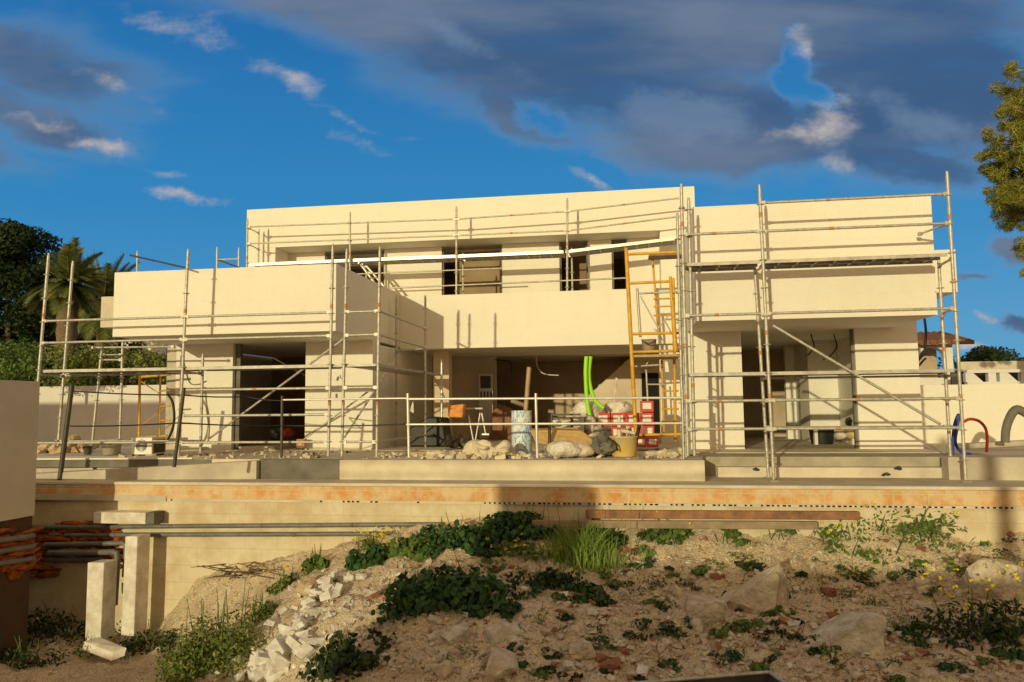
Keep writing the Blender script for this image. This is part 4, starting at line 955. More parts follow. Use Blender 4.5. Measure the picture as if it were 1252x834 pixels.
# air conditioner, buckets and stones on the left terrace
ac = thing('air_conditioner', 'white outdoor air conditioning unit with a round fan grille on the left terrace', 'air conditioner', (-11, 15.2, 0))
Ya = 14.9
a, b_ = PY(160,560,Ya), PY(186,535,Ya); h = b_.z
MB().box((a.x,Ya,.03),(b_.x,Ya+.5,h)).build('casing', M['white_plastic'], ac, bevel=.015)
cx, czz, rf = a.x+(b_.x-a.x)*.5, .03+h*.5, h*.36
fg = MB()
for k in range(5): fg.lathe([(rf*(k+.55)/5.5,0),(rf*(k+.55)/5.5,.012),(rf*(k+.9)/5.5,.012),(rf*(k+.9)/5.5,0)], (cx, Ya-.002, czz), 24, axis='Y')
fg.build('fan_grille', M['grey_pipe'], ac)
MB().box((b_.x+.003,Ya+.05,.06),(b_.x+.012,Ya+.45,h-.05)).build('side_vent', M['dark_metal'], ac)
for q in (.1, .85): MB().box((a.x+(b_.x-a.x)*q-.04,Ya+.02,0),(a.x+(b_.x-a.x)*q+.04,Ya+.48,.029)).build('foot', M['black'], ac)
def pail(px0,py0,px1,py1,Y,mat,lab,nm='bucket'):
    a, b_ = PY(px0,py1,Y), PY(px1,py0,Y); r_ = (b_.x-a.x)/2; h = b_.z
    t = thing(nm, lab, 'bucket', ((a.x+b_.x)/2, Y, 0)); c = ((a.x+b_.x)/2, Y, 0)
    MB().lathe([(0,.01),(r_*.75,.01),(r_,h*.9),(r_*1.06,h*.9),(r_*1.06,h),(r_*.95,h),(r_*.75,.03),(0,.03)], c, 18).build('pail', M[mat], t)
    MB().tube([c+Vector((-r_,0,h)) if 0 else (c[0]-r_,Y-.02,h*.95),(c[0]-r_*.5,Y-r_*.95,h*.7),(c[0]+r_*.5,Y-r_*.95,h*.7),(c[0]+r_,Y-.02,h*.95)], .012, 6).build('handle', M['dark_metal'], t)
pail(125,537,147,560,15.3,'concrete','wide cement-splashed grey tub left of the air conditioner','tub')
pail(102,545,112,562,15.2,'grey_pipe','small grey bucket between the stones and the splashed tub')
for i, (x0,y0,x1,y1) in enumerate(((42,548,56,563),(50,540,66,552),(56,550,72,563),(66,541,80,556),(86,533,96,548),(90,541,102,556),(97,540,108,552),(74,547,86,561),(106,538,118,550))):
    px_lump('stone', x0,y0,x1,y1,16.0+.12*(i%3),.22,40+i,M['pinkstone'],'rough yellowish building stone in the pile on the left terrace','stone','stones piled on the left terrace',.3,False,2)
hose('black_hose', [PY(x,y,16.2) for x,y in ((205,482),(211,492),(213,512),(209,530),(200,545))], .03, M['black'], 'black hose looping down beside the left wall corner', 'hose')
hose('cable', [PY(x,y,YG-.02) for x,y in ((222,430),(226,450),(232,468),(242,470),(252,466))], .012, M['grey_pipe'], 'thin grey cable hanging in loops on the left wing wall', 'cable')
hose('cable', [PY(x,y,YG-.02) for x,y in ((250,473),(252,495),(255,520),(254,540))], .02, M['concrete'], 'grey flexible conduit running down the left wing wall', 'cable')
mb = MB(); a, b_ = PY(229,558,YG-.3), PY(246,547,YG-.3); mb.box((a.x,YG-.35,0),(b_.x,YG-.05,b_.z)); mesh_thing('grey_box', mb, M['concrete'], 'small grey block at the foot of the left wing wall', 'block')
bx = thing('red_socket_box', 'small red electrical box with a white dial on the sill of the left opening', 'box', (-7.9,16.9,0))
a, b_ = PY(362,551,16.9), PY(372,537,16.9); MB().box((a.x,16.9,b_.z-.2),(b_.x,17.05,b_.z)).build('casing', M['orange_paint'], bx, bevel=.01)
MB().lathe([(.0,.006),(.045,.006),(.045,0)], ((a.x+b_.x)/2,16.898,b_.z-.1), 16, axis='Y').build('dial', M['white'], bx); MB().box(((a.x+b_.x)/2-.02,16.95,0),((a.x+b_.x)/2+.02,17.0,b_.z-.201)).build('stand', M['dark_metal'], bx)
px_lump('tool_case', 330, 523, 345, 536, 18.4, .2, 71, M['black'], 'dark tool case inside the left opening', 'case', rough=.15, smooth=False)
px_lump('red_bag', 346, 524, 359, 535, 18.3, .2, 72, M['red'], 'small red bag beside the dark tool case in the left opening', 'bag', rough=.25)
mb = MB(); a, b_ = PY(293,552,16.95), PY(372,540,18.5); mb.prism([(a.x,16.92,0),(b_.x-.2,16.92,0),(b_.x,18.2,0),(a.x+.4,18.2,0)],(0,0,.09)); mesh_thing('door_sill', mb, M['concrete_lt'], 'pale rough screed in front of the left opening', 'screed')
# hoses at the right end
hose('blue_pipe', [PY(x,y,14.9) for x,y in ((1165,560),(1165,540),(1167,520),(1172,507),(1171,520),(1168,540),(1175,552),(1187,556))], .028, M['blue_pipe'], 'dark blue water pipe standing out of the ground at the right scaffold', 'pipe')
hose('red_pipe', [PY(x,y,14.9) for x,y in ((1178,516),(1186,512.5),(1197,515),(1205,524),(1207,538),(1206,553))], .026, M['red_pipe'], 'red water pipe bent in an arch at the right edge', 'pipe')
hose('corrugated_hose', [PY(x,y,16.5) for x,y in ((1229,541),(1230,525),(1235,510),(1242,501),(1250,503),(1264,512))], .09, M['concrete_dk'], 'thick grey corrugated hose arching at the right edge', 'hose')
mb = MB(); a, b_ = PY(1172,546,17.6), PY(1275,541,16.8); mb.tube([a,b_], .07, 8); mesh_thing('waste_pipe', mb, M['concrete'], 'long grey pipe lying along the foot of the sunlit boundary wall', 'pipe')
hose('cable', [PY(x,y,19.2) for x,y in ((1130,388),(1132,405),(1131,425),(1129,433))], .03, M['black'], 'black cable dangling from the right wing against the sky', 'cable')
for k,(x,y) in enumerate(((1126,437),(1127,443))):
    hose('cable', [PY(x+5,y-5,19.2), PY(x,y,19.2), PY(x-6,y+8,19.2)], .025, M['black'], ('upper' if k == 0 else 'lower')+' short black wire end at the right wall corner', 'cable')
for k,(x,lab) in enumerate(((990,'left one of the black wires hanging from the ceiling of the right opening'),(1018,'right one of the black wires hanging from the ceiling of the right opening'))):
    hose('cable', [PY(x+dx,y,18.4) for dx,y in ((0,404),(3,414),(5,424),(-2,434),(-12,440))], .014, M['black'], lab, 'cable')
# rusty beams in front of the retaining wall
for k,(p,q,lab,th) in enumerate((((716,629),(1052,631),'upper rusty beam lying against the retaining wall',.13),((650,641),(1000,643),'lower earth-stained beam lying against the retaining wall',.12))):
    a, b_ = PY(*p,YLIP-.2-.12*k), PY(*q,YLIP-.2-.12*k); mb = MB(); mb.prism([(a.x,a.y,a.z-th/2),(b_.x,b_.y,b_.z-th/2),(b_.x,b_.y,b_.z+th/2),(a.x,a.y,a.z+th/2)],(0,.12,0)); mesh_thing('timber_beam', mb, M['rust' if k == 0 else 'wood_dark'], lab, 'beam', bevel=.012)
# pipes, blocks and foam on the left part of the retaining wall
YW = YLIP+.02
for k,(y,lab,x0,x1) in enumerate(((645,'upper black pipe clipped along the retaining wall',40,545),(655,'lower black pipe clipped along the retaining wall',80,480))):
    for j in (0,1):
        pass
    mb = MB(); pts = [PY(x, y+(0 if k == 0 else -.5)+(x/545)*(-2 if k else -4), YW-.07) for x in range(x0, x1+1, 25)]; mb.tube(pts, .042, 8)
    for x in range(x0+60, x1, 110): p = PY(x, y+(x/545)*(-2 if k else -4), YW-.07); mb.lathe([(.043,-.03),(.055,-.03),(.055,.03),(.043,.03)], (p.x,p.y,p.z), 8)
    mesh_thing('drain_pipe', mb, M['grey_pipe'], lab, 'pipe')
def elbow(pts, r, lab): mb = MB(); mb.tube(pts, r, 10); mesh_thing('drain_pipe', mb, M['grey_pipe'], lab, 'pipe')
elbow([PY(60,676,YW-.2),PY(138,675,YW-.3),PY(143,676,YW-.32),PY(143.5,684,YW-.32),PY(140,740,YW-.32)], .055, 'thick dark pipe that turns down between the two white posts')
elbow([PY(55,666,YW-.15),PY(150,664,YW-.22),PY(154,666,YW-.22),PY(154,676,YW-.22),PY(152,705,YW-.22)], .045, 'dark pipe bent down just left of the tall white post')
elbow([PY(62,684,YW-.15),PY(126,684,YW-.18),PY(132,686,YW-.18),PY(133,700,YW-.18)], .045, 'lowest dark pipe ending behind the short white post')
mb = MB(); rr = random.Random(4)
for k in range(150):
    x = rr.uniform(30,150); y = rr.uniform(640,690) if x > 60 else rr.uniform(645,700)
    p = PY(x,round(y/9)*9+rr.uniform(-2,2),YW-.01-rr.random()*.03); vs,fs = lump(p,(rr.uniform(.10,.28),rr.uniform(.04,.07),rr.uniform(.03,.06)),k,rough=.4,n=2); mb.add(vs,fs,0,True)
for k in range(70):
    p = PX(rr.uniform(-4,40), round(rr.uniform(648,702)/9)*9+rr.uniform(-2,2), xw-.04+rr.random()*.03); vs,fs = lump(p,(rr.uniform(.03,.06),rr.uniform(.10,.24),rr.uniform(.03,.06)),300+k,rough=.5,n=2); mb.add(vs,fs,0,True)
tag(mb.build('foam_filling', M['foam']), 'orange foam packed round the black pipes on the left of the retaining wall', 'foam')
def block(nm, px0,py0,px1,py1,Y,d,mat,lab,rot=0):
    a, b_ = PY(px0,py1,Y), PY(px1,py0,Y); mb = MB(); mb.box((a.x,Y,a.z),(b_.x,Y+d,b_.z)); return mesh_thing(nm, mb, M[mat], lab, 'block', bevel=.01)
block('white_lintel',114,627,178,640,YW-.33,.32,'polystyrene','white beam block lying on the pipes against the retaining wall')
lt2 = MB(); a,b_ = PY(178.3,640,YW-.33), PY(188,627,YW-.33); lt2.box((a.x,YW-.32,a.z),(b_.x,YW-.02,b_.z)); mesh_thing('grey_block', lt2, M['concrete_dk'], 'dark block end at the right of the white beam block', 'block')
def wpost(px0,px1,py0,py1,Y,lab):
    p = [PY(px0,py1,Y),PY(px1,py1,Y)]; q = [PY(px0+ (6 if px0>140 else 4),py0,Y),PY(px1+5,py0,Y)]
    mb = MB(); mb.prism([p[0],p[1],q[1],q[0]],(.05,.30,0)); return mesh_thing('white_post', mb, M['polystyrene'], lab, 'post', bevel=.012)
wpost(147,163,656,790,YW-.62,'tall white concrete post leaning against the retaining wall')
wpost(103,122,688,800,YW-.75,'shorter white concrete post left of the tall one, broken at the top')
mb = MB(); mb.prism([PZ(100,794,-3.0),PZ(118,788,-3.0),PZ(152,802,-3.0),PZ(136,808,-3.05)],(0,.05,.11)); mesh_thing('white_block', mb, M['polystyrene'], 'white block lying on the ground in front of the two posts', 'block')
mb = MB(); p = [PY(132,715,YW-.3),PY(137,715,YW-.3),PY(137,728,YW-.3),PY(132,728,YW-.3)]; mb.prism(p,(0,.1,0)); mesh_thing('white_block', mb, M['polystyrene'], 'small cream block wedged between the white posts', 'block')
for k,y in enumerate((655,668,683)):
    mb = MB(); mb.tube([PX(-6,y+7,xw+.05),PX(20,y+3,xw+.05),PX(41,y,xw+.05)],.045,8); mesh_thing('drain_pipe', mb, M['grey_pipe'], ('top','middle','bottom')[k]+' dark pipe on the shaded wall under the white garden wall', 'pipe')
# metal trough at the bottom edge
a,b_,c_,d_ = PZ(772,836,-1.0),PZ(940,822,-1.0),PZ(975,846,-1.0),PZ(790,870,-1.0)
tr = thing('metal_trough', 'dark metal trough with a pale rim cut off by the bottom edge of the photo', 'trough', (a.x,a.y,-1.5))
rim = MB(); L_ = [a,b_,c_,d_]
for i in range(4): rim.tube([L_[i],L_[(i+1)%4]], .014, 6)
rim.build('rim', M['steel'], tr)
ctr = sum(L_, Vector())/4; low = [p+(ctr-p)*.25-Vector((0,0,.42)) for p in L_]
wl_ = MB()
for i in range(4):
    p,q,r_,s_ = L_[i],L_[(i+1)%4],low[(i+1)%4],low[i]; nrm=(q-p).cross(s_-p).normalized()*.012
    wl_.prism([p-Vector((0,0,.012)),q-Vector((0,0,.012)),r_,s_],nrm)
wl_.prism(low,(0,0,-.012)); wl_.build('tray', M['dark_metal'], tr)

# crumbs of mortar, plaster and brick all over the terrace
rr = random.Random(90); mb = MB()
for k in range(420):
    x = rr.uniform(-5.2,1.1) if k < 300 else rr.uniform(-10.5,-6); y = rr.uniform(13.9,17) if rr.random() < .6 else rr.gauss(14.9,.5); y = min(max(y,14.15),18)
    s_ = rr.choice((.015,.02,.03,.05,.08))*rr.uniform(.7,1.2); mb.cbox((x,y,s_*.3),(s_*rr.uniform(.8,2),s_*rr.uniform(.8,1.6),s_*rr.uniform(.5,1)),(rr.uniform(-.4,.4),rr.uniform(-.4,.4),rr.uniform(0,3)),rr.choice((0,0,1,1,2)),.25,rr)
for k in range(160):
    t = rr.random(); x = -3.6+rr.gauss(0,.35)+t*.9; s_ = rr.uniform(.03,.11); mb.cbox((x,max(14.05,14.5+rr.gauss(0,.25)),s_*.3),(s_*1.4,s_,s_*.8),(rr.uniform(-.5,.5),rr.uniform(-.5,.5),rr.uniform(0,3)),rr.choice((0,0,1)),.28,rr)
tag(mb.build('site_crumbs',[M['sand'],M['concrete_lt'],M['concrete_dk']]),'crumbs of mortar and plaster littering the terrace','debris',kind='stuff')
for i,(px,py,w,h,mt,lab) in enumerate(((612,553,9,7,'sand','jagged mortar chunk at the foot of the drum, left side'),(590,549,14,8,'sand','flat broken plaster piece on the sand heap'),(686,520,12,8,'white','crumpled white paper sack on top of the dark crate'),(742,548,9,8,'concrete_dk','dark rag on the floor left of the yellow tub'),(805,556,12,5,'sand','small spill of mortar right of the yellow tub'),(822,557,8,4,'concrete_lt','pale chunk near the foot of the right scaffold'),(531,556,14,4,'sand','spill of plaster by the railing post'))):
    px_lump('debris',px-w,py-h,px+w,py+h*.7,14.6 if py > 530 else 15.95,.14,500+i,M[mt],lab,'debris',rough=.5,smooth=False)
# ------------------------------------------------------------------ stones and rubble in the garden
def rock(px,py,w,h,seed,mat,label,name='rock',group=None,flat=.6,rough=.34,ang=None):
    p = on_ground(px,py); d = (p-CAMLOC).length; s = d/FPX
    sx, sz = w*s/2, h*s/2
    rr = random.Random(seed)
    import bmesh
    bm = bmesh.new(); bmesh.ops.create_icosphere(bm, subdivisions=4, radius=1)
    cuts = [(Vector((rr.gauss(0,1),rr.gauss(0,1),rr.gauss(0,.8))).normalized(), rr.uniform(.45,.8)) for _ in range(11)]
    cuts.append((Vector((rr.uniform(-.2,.2),rr.uniform(-.3,.1),1)).normalized(), .55))
    ph = [(rr.uniform(0,6.28), rr.uniform(2,6), Vector((rr.uniform(-1,1),rr.uniform(-1,1),rr.uniform(-1,1)))) for _ in range(8)]
    vs = []
    for v in bm.verts:
        co = v.co.copy()
        for n_, k in cuts:
            t = co.dot(n_)
            if t > k: co -= n_*(t-k)
        co *= 1+sum(math.sin(co.dot(dd)*f*2+q)*.018 for q,f,dd in ph)+sum(math.sin(co.dot(dd)*f*7+q*3)*.007 for q,f,dd in ph)
        vs.append(co)
    mx = [max(abs(v[i]) for v in vs) for i in range(3)]
    rz = Matrix.Rotation(rr.uniform(-.5,.5) if ang is None else ang,3,'Y')
    vs = [rz @ Vector((v.x/mx[0]*sx, v.y/mx[1]*max(sx*.7,sz), v.z/mx[2]*sz*1.05)) for v in vs]
    fs = [tuple(v.index for v in f.verts) for f in bm.faces]; bm.free()
    mb = MB(); mb.add([v+p+Vector((0,sx*.1,sz*.05)) for v in vs], fs)
    return tag(mb.build(name, M[mat]), label, 'rock' if name=='rock' else name, group)
rock(868,752,58,48,1,'rock','pale block-shaped rock left of the largest slab at the right','rock')
rock(930,742,86,60,2,'rock','wide flat-topped slab rock right of centre in the garden')
rock(1045,783,100,62,3,'rock_grey','large grey-topped boulder at the lower right')
rock(1218,728,110,75,4,'rock','half-buried large boulder at the right edge behind the yellow flowers')
rock(618,820,42,42,5,'rock','rounded pale rock at the bottom centre edge')
rock(561,780,48,40,6,'rock_grey','angular whitish rock below the big dark weed clump')
rock(617,778,50,32,7,'rock_grey','flat grey slab rock right of the angular whitish one')
rock(614,632,34,22,8,'rock','sunlit rock on the edge where the wall meets the plants',)
rock(878,706,20,12,9,'rock_red','small reddish stone above the pale block-shaped rock')
rock(1016,727,22,16,10,'rock_red','reddish stone above the large grey boulder')
rock(1205,700,50,16,11,'rock_red','reddish flat stone at the right edge of the garden')
rock(489,714,22,14,12,'pinkstone','yellowish stone above the big dark weed clump')
rock(374,722,30,28,13,'pinkstone','ochre stone at the top of the white rubble line')
rock(1130,744,24,16,14,'rock_grey','small pale grey stone between the boulder and the right edge')
rock(1252,795,20,30,15,'rock','pale rock cut by the right edge at the bottom')
rock(746,816,30,18,16,'rock_red','reddish-brown stone at the bottom right of centre')
rock(712,800,40,30,17,'rock','brown half-buried rock below the weeds in the centre')
rock(540,820,24,20,18,'rock','small brown stone near the bottom beside the rubble shade')
rock(850,768,24,24,19,'rock_grey','small grey stone under the pale block-shaped rock')
# loose stones: a separate, countless scatter
mb = MB(); rr = random.Random(12)
for k in range(3600):
    px = rr.uniform(420,1260); py = 650+184*rr.random()**.9
    p = on_ground(px,py); s = rr.choice((.012,.015,.018,.022,.03,.045))*rr.uniform(.7,1.3)
    vs,fs = lump(p+Vector((0,0,s*.2)),(s*rr.uniform(.8,1.5),s*rr.uniform(.8,1.4),s*rr.uniform(.5,.9)),k,rough=.5,n=1); mb.add(vs,fs,rr.choice((0,0,0,0,0,1,1,1,2)))
for k in range(150):
    px = rr.uniform(440,1255); py = 660+174*rr.random(); p = on_ground(px,py); s = rr.uniform(.04,.10)
    mb.cbox(p+Vector((0,0,s*.25)),(s*rr.uniform(.8,1.9),s*rr.uniform(.8,1.4),s*rr.uniform(.5,1)),(rr.uniform(-.6,.6),rr.uniform(-.6,.6),rr.uniform(0,3)),rr.choice((0,0,0,1,1,1,2,3)),.28,rr)
tag(mb.build('loose_stones',[M['rock'],M['rock_grey'],M['rock_red'],M['rubble']]),'loose small stones scattered over the bare garden soil','stones',kind='stuff')
# white rubble running down the bank
rr = random.Random(21)
line = [(420,706),(405,722),(392,738),(378,756),(362,776),(352,796),(336,812),(318,826),(300,838)]
for k in range(62):
    t = rr.random()*(len(line)-1.001); i = int(t); f = t-i
    px = line[i][0]*(1-f)+line[i+1][0]*f+rr.gauss(0,13); py = line[i][1]*(1-f)+line[i+1][1]*f+rr.gauss(0,9)
    p = on_ground(px,py); big = .6+.5*(py-700)/134
    mb = MB(); mb.cbox(p+Vector((0,0,rr.uniform(.03,.14))),(rr.uniform(.10,.46)*big*rr.uniform(.7,1.15),rr.uniform(.08,.26)*big,rr.uniform(.05,.17)*big),(rr.uniform(-.6,.6),rr.uniform(-.6,.6),rr.uniform(0,3.1)),jit=.24,rnd=rr)
    tag(mb.build('rubble_block',M['rubble'],None,bevel=.006),'broken white block in the rubble line running down the bank','rubble','white rubble on the bank')
mb = MB()
for k in range(170):
    t = rr.random()*(len(line)-1.001); i = int(t); f = t-i
    p = on_ground(line[i][0]*(1-f)+line[i+1][0]*f+rr.gauss(0,24),line[i][1]*(1-f)+line[i+1][1]*f+rr.gauss(0,12)); s_ = rr.uniform(.02,.075)
    mb.cbox(p+Vector((0,0,s_*.3)),(s_*rr.uniform(.8,2.2),s_,s_*rr.uniform(.4,1)),(rr.uniform(-.6,.6),rr.uniform(-.6,.6),rr.uniform(0,3)),0,.28,rr)
tag(mb.build('rubble_crumbs',M['rubble']),'small white crumbs around the rubble line on the bank','rubble',kind='stuff')
# twigs
mb = MB()
for k in range(26):
    p = PY(rr.uniform(255,325),rr.uniform(690,706),12.4); d = Vector((rr.uniform(-.5,.5),rr.uniform(-.2,.2),rr.uniform(-.05,.12)))
    mb.tube([p-d*.6,p+Vector((0,0,rr.uniform(-.02,.04))),p+d*.7],[.012,.01,.005],5)
tag(mb.build('dry_branches',M['bark']),'bundle of dry dark branches on top of the earth bank by the wall','branches')

# ------------------------------------------------------------------ plants
def leaves(mb, cen, n, spread, size, rr, m=0, up=.3, shape=None, flat=0):
    """n leaf-shaped faces through an ellipsoid, denser at its surface"""
    for _ in range(n):
        while True:
            q = Vector((rr.uniform(-1,1),rr.uniform(-1,1),rr.uniform(-1,1)))
            if .05 < q.length < 1 and rr.random() < q.length**1.2: break
        c = Vector(cen)+Vector((q.x*spread[0],q.y*spread[1],q.z*spread[2]))
        nrm = (q+Vector((rr.gauss(0,.6),rr.gauss(0,.6),rr.gauss(0,.6)+up))).normalized()
        if flat: nrm = (nrm*(1-flat)+Vector((0,-.15,1))*flat).normalized()
        t = nrm.orthogonal().normalized(); t.rotate(Matrix.Rotation(rr.uniform(0,6.28),3,nrm)); b = nrm.cross(t)
        s = size*rr.uniform(.6,1.35)
        if shape == 'round':
            pts = [c+(t*math.cos(a)+b*math.sin(a))*s*(.5 if i%2 else .42)+nrm*s*.1*(i%2) for i,a in enumerate([k*math.pi/3.5 for k in range(7)])]
            mb.add(pts,[tuple(range(7))],m)
        elif shape == 'needle':
            mb.add([c-t*s,c-t*s*.1+b*s*.07,c+t*s,c-t*s*.1-b*s*.07],[(0,1,2,3)],m)
        else:
            mb.add([c-t*s*.5,c+b*s*.24+nrm*s*.05,c+t*s*.55,c-b*s*.24+nrm*s*.05],[(0,1,2,3)],m)
def weed(px,py,w,h,n,mat,size,label,seed,group=None,name='weed',shape='round',flowers=0,stems=6,cat=None,hk=1):
    p = on_ground(px,py); s = (p-CAMLOC).length/FPX; rr = random.Random(seed)
    t = thing(name,label,cat or ('weed' if name=='weed' else name.replace('_',' ')),p,group) if stems else None
    sx, sz = w*s/2, h*s/2; mb = MB()
    k = max(3,int(w*h/300))
    for j in range(k):
        ox, oy = rr.uniform(-.75,.75)*sx, rr.uniform(-.6,.6)*max(sx*.6,sz*.6)
        gx_, gy_ = p.x+ox, p.y+oy
        zz = G(gx_,gy_); hh = hk*sz*rr.uniform(.3,.7)*(1-.5*(ox/sx)**2)
        leaves(mb,(gx_,gy_,zz+hh*.7),max(4,n//k),(sx*.4,max(sx*.3,.08),hh*.85),size,rr,shape=shape)
    st = MB()
    for j in range(stems):
        q = Vector((p.x+rr.uniform(-.5,.5)*sx,p.y+rr.uniform(-.3,.3)*sx,0)); q.z = G(q.x,q.y)
        st.tube([q-Vector((0,0,.03)),q+Vector((rr.uniform(-.3,.3)*sx,rr.uniform(-.2,.2)*sx,sz*1.3))],[.012,.004],5)
    if stems: st.build('stems',M['leaf_mid'],t)
    if flowers:
        for j in range(flowers):
            c = p+Vector((rr.uniform(-.9,.9)*sx,rr.uniform(-.5,.4)*sx,sz*rr.uniform(.9,2.1)))
            leaves(mb,c,6,(.03,.03,.02),.03,rr,1,shape='round')
    f = mb.build('foliage' if stems else name,[M[mat],M['flower']],t if stems else None,recalc=False)
    if not stems: tag(f,label,cat or name,group)
    return t
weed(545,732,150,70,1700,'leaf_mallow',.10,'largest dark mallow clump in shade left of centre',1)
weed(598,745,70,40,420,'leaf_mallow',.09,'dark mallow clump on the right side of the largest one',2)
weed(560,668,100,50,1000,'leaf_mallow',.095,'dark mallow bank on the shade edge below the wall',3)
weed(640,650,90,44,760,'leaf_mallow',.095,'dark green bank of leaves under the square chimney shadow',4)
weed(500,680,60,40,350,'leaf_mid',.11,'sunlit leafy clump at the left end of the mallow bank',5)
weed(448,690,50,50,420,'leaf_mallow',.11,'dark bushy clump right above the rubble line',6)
weed(383,694,34,36,260,'leaf_mid',.09,'small round bush at the top of the bank left of the rubble',7)
weed(455,672,44,24,160,'leaf_olive',.06,'yellow-flowering weed on the bank by the wall',8,flowers=26)
weed(348,716,50,30,240,'leaf_olive',.055,'pale olive weed on the bank between the big shrub and the rubble',9,flowers=8)
weed(262,818,112,110,3600,'leaf_olive',.07,'big sunlit shrub at the lower left in front of the earth bank',10,name='shrub',shape=None,stems=14,hk=1.15)
weed(312,762,44,46,380,'leaf_olive',.08,'upper part shrub with yellowish leaves beside the big shrub',11,name='shrub',shape=None)
weed(232,815,90,50,520,'leaf_mid',.07,'low green weeds at the foot of the big shrub',12,shape=None)
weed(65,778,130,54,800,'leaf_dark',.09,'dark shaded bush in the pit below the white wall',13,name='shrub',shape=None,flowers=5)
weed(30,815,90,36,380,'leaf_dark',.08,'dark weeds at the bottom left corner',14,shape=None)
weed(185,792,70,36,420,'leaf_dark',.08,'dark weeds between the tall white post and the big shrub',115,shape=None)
weed(163,782,30,30,150,'leaf_mid',.08,'small green plant at the foot of the tall white post',15,shape=None)
weed(130,800,70,24,220,'leaf_mid',.07,'low weeds in front of the white block in the pit',16,shape=None)
weed(735,668,60,40,420,'leaf_mallow',.09,'dark leafy base around the tall grass tuft',17)
weed(815,658,80,30,420,'leaf_mid',.09,'green weeds below the rusty beams',18,flowers=6)
weed(888,660,50,20,180,'leaf_mid',.08,'small green clump right of the weeds under the beams',19)
weed(950,655,50,14,110,'leaf_mid',.07,'thin strip of weeds under the end of the beams',20)
weed(1100,655,130,46,900,'leaf_mid',.085,'large sunlit weed bank against the wall on the right',21,flowers=8,shape=None)
weed(1030,672,60,26,220,'leaf_mid',.07,'yellow-flowered weeds left of the sunlit weed bank',22,flowers=14)
weed(1195,778,110,70,700,'leaf_dark',.08,'dark plant with yellow flowers at the right edge in front of the boulder',23,flowers=34,shape=None)
weed(1235,790,50,40,260,'leaf_dark',.08,'dark leaves under the boulder at the right edge',24,shape=None)
weed(425,815,110,46,500,'leaf_dark',.085,'dark shaded weeds at the bottom left of centre',25)
weed(660,716,90,36,330,'leaf_dark',.07,'low spreading dark weeds in the middle of the garden',26)
weed(720,730,60,24,200,'leaf_mallow',.08,'dark weeds in front of the tall grass tuft',27)
weed(640,684,110,24,340,'leaf_mid',.07,'green weeds left of the tall grass tuft with yellow flowers',28,flowers=12)
rr = random.Random(61); mb = MB()
for k in range(260):
    p = on_ground(rr.uniform(440,1255), 655+175*rr.random()); a = rr.uniform(0,6.28); L_ = rr.uniform(.08,.34)
    d = Vector((math.cos(a)*rr.uniform(.3,1),math.sin(a)*.5,rr.uniform(.05,.9))).normalized()
    mb.tube([p-Vector((0,0,.01)),p+d*L_*.5,p+d*L_+Vector((0,0,-.12*L_))],[.006,.004,.002],4)
tag(mb.build('dry_stalks',M['dry']),'dry stalks and twigs lying and standing on the garden soil','twigs',kind='stuff')
# grass tuft
p = on_ground(713,688); rr = random.Random(5); t = thing('grass_tuft','tall bright grass tuft in the middle against the shadow','grass',p); mb = MB()
for k in range(620):
    b0 = p+Vector((rr.gauss(0,.28),rr.gauss(0,.16),0)); b0.z = G(b0.x,b0.y)-.02
    lean = Vector((rr.gauss(0,.16),rr.gauss(0,.12),0)); h = rr.uniform(.3,.74)*(1-.5*min(1,abs(b0.x-p.x)/.6)); w = .008
    m1 = b0+lean*.4*h/.6+Vector((0,0,h*.6)); m2 = b0+lean*1.3*h/.6+Vector((0,0,h))
    mb.add([b0-Vector((w,0,0)),b0+Vector((w,0,0)),m1+Vector((w*.8,0,0)),m1-Vector((w*.8,0,0)),m2],[(0,1,2,3),(3,2,4)])
mb.build('blades',M['leaf_grass'],t,recalc=False)
st = MB()
for k in range(9):
    b0 = p+Vector((rr.gauss(0,.35),rr.gauss(0,.15),0)); st.tube([b0,b0+Vector((rr.gauss(0,.1),0,rr.uniform(.7,1.0)))],[.006,.003],4)
st.build('flower_stalks',M['leaf_olive'],t)
# scattered small weeds, one thing each
rr = random.Random(33)
spots = [(700,710),(745,740),(760,718),(782,712),(845,705),(905,682),(920,690),(1000,690),(1040,705),(1075,690),(1120,705),(1130,650),(980,705),(1058,742),(966,730),(880,735),(836,715),(817,745),(830,775),(805,775),(770,780),(790,835),(850,765),(900,778),(940,780),(970,778),(690,760),(655,760),(630,790),(560,806),(600,700),(575,742),(1150,720),(1165,700),(1180,690),(1010,775),(1085,815),(1110,700),(1140,770),(1130,790),(1120,780),(1150,800),(1170,820),(1090,835),(1000,800),(720,770),(675,800),(700,830),(665,830),(736,790),(870,690),(1015,712),(1060,700),(960,760),(690,735),(1220,690),(1240,670),(1190,660),(790,690),(770,695)]+[(rr.uniform(620,1250),rr.uniform(690,830)) for _ in range(64)]
for i,(px,py) in enumerate(spots):
    w = rr.uniform(14,36)+rr.random()**3*34; weed(px,py,w,w*.42,int(26+w*2.2),rr.choice(('leaf_dark','leaf_mallow','leaf_mid','leaf_olive') if py < 720 else ('leaf_dark','leaf_mallow','leaf_mid')),rr.choice((.035,.05,.065)),'small low weed growing on the bare stony soil',100+i,group='small weeds scattered over the soil',stems=0,shape=rr.choice(('round',None,None)))

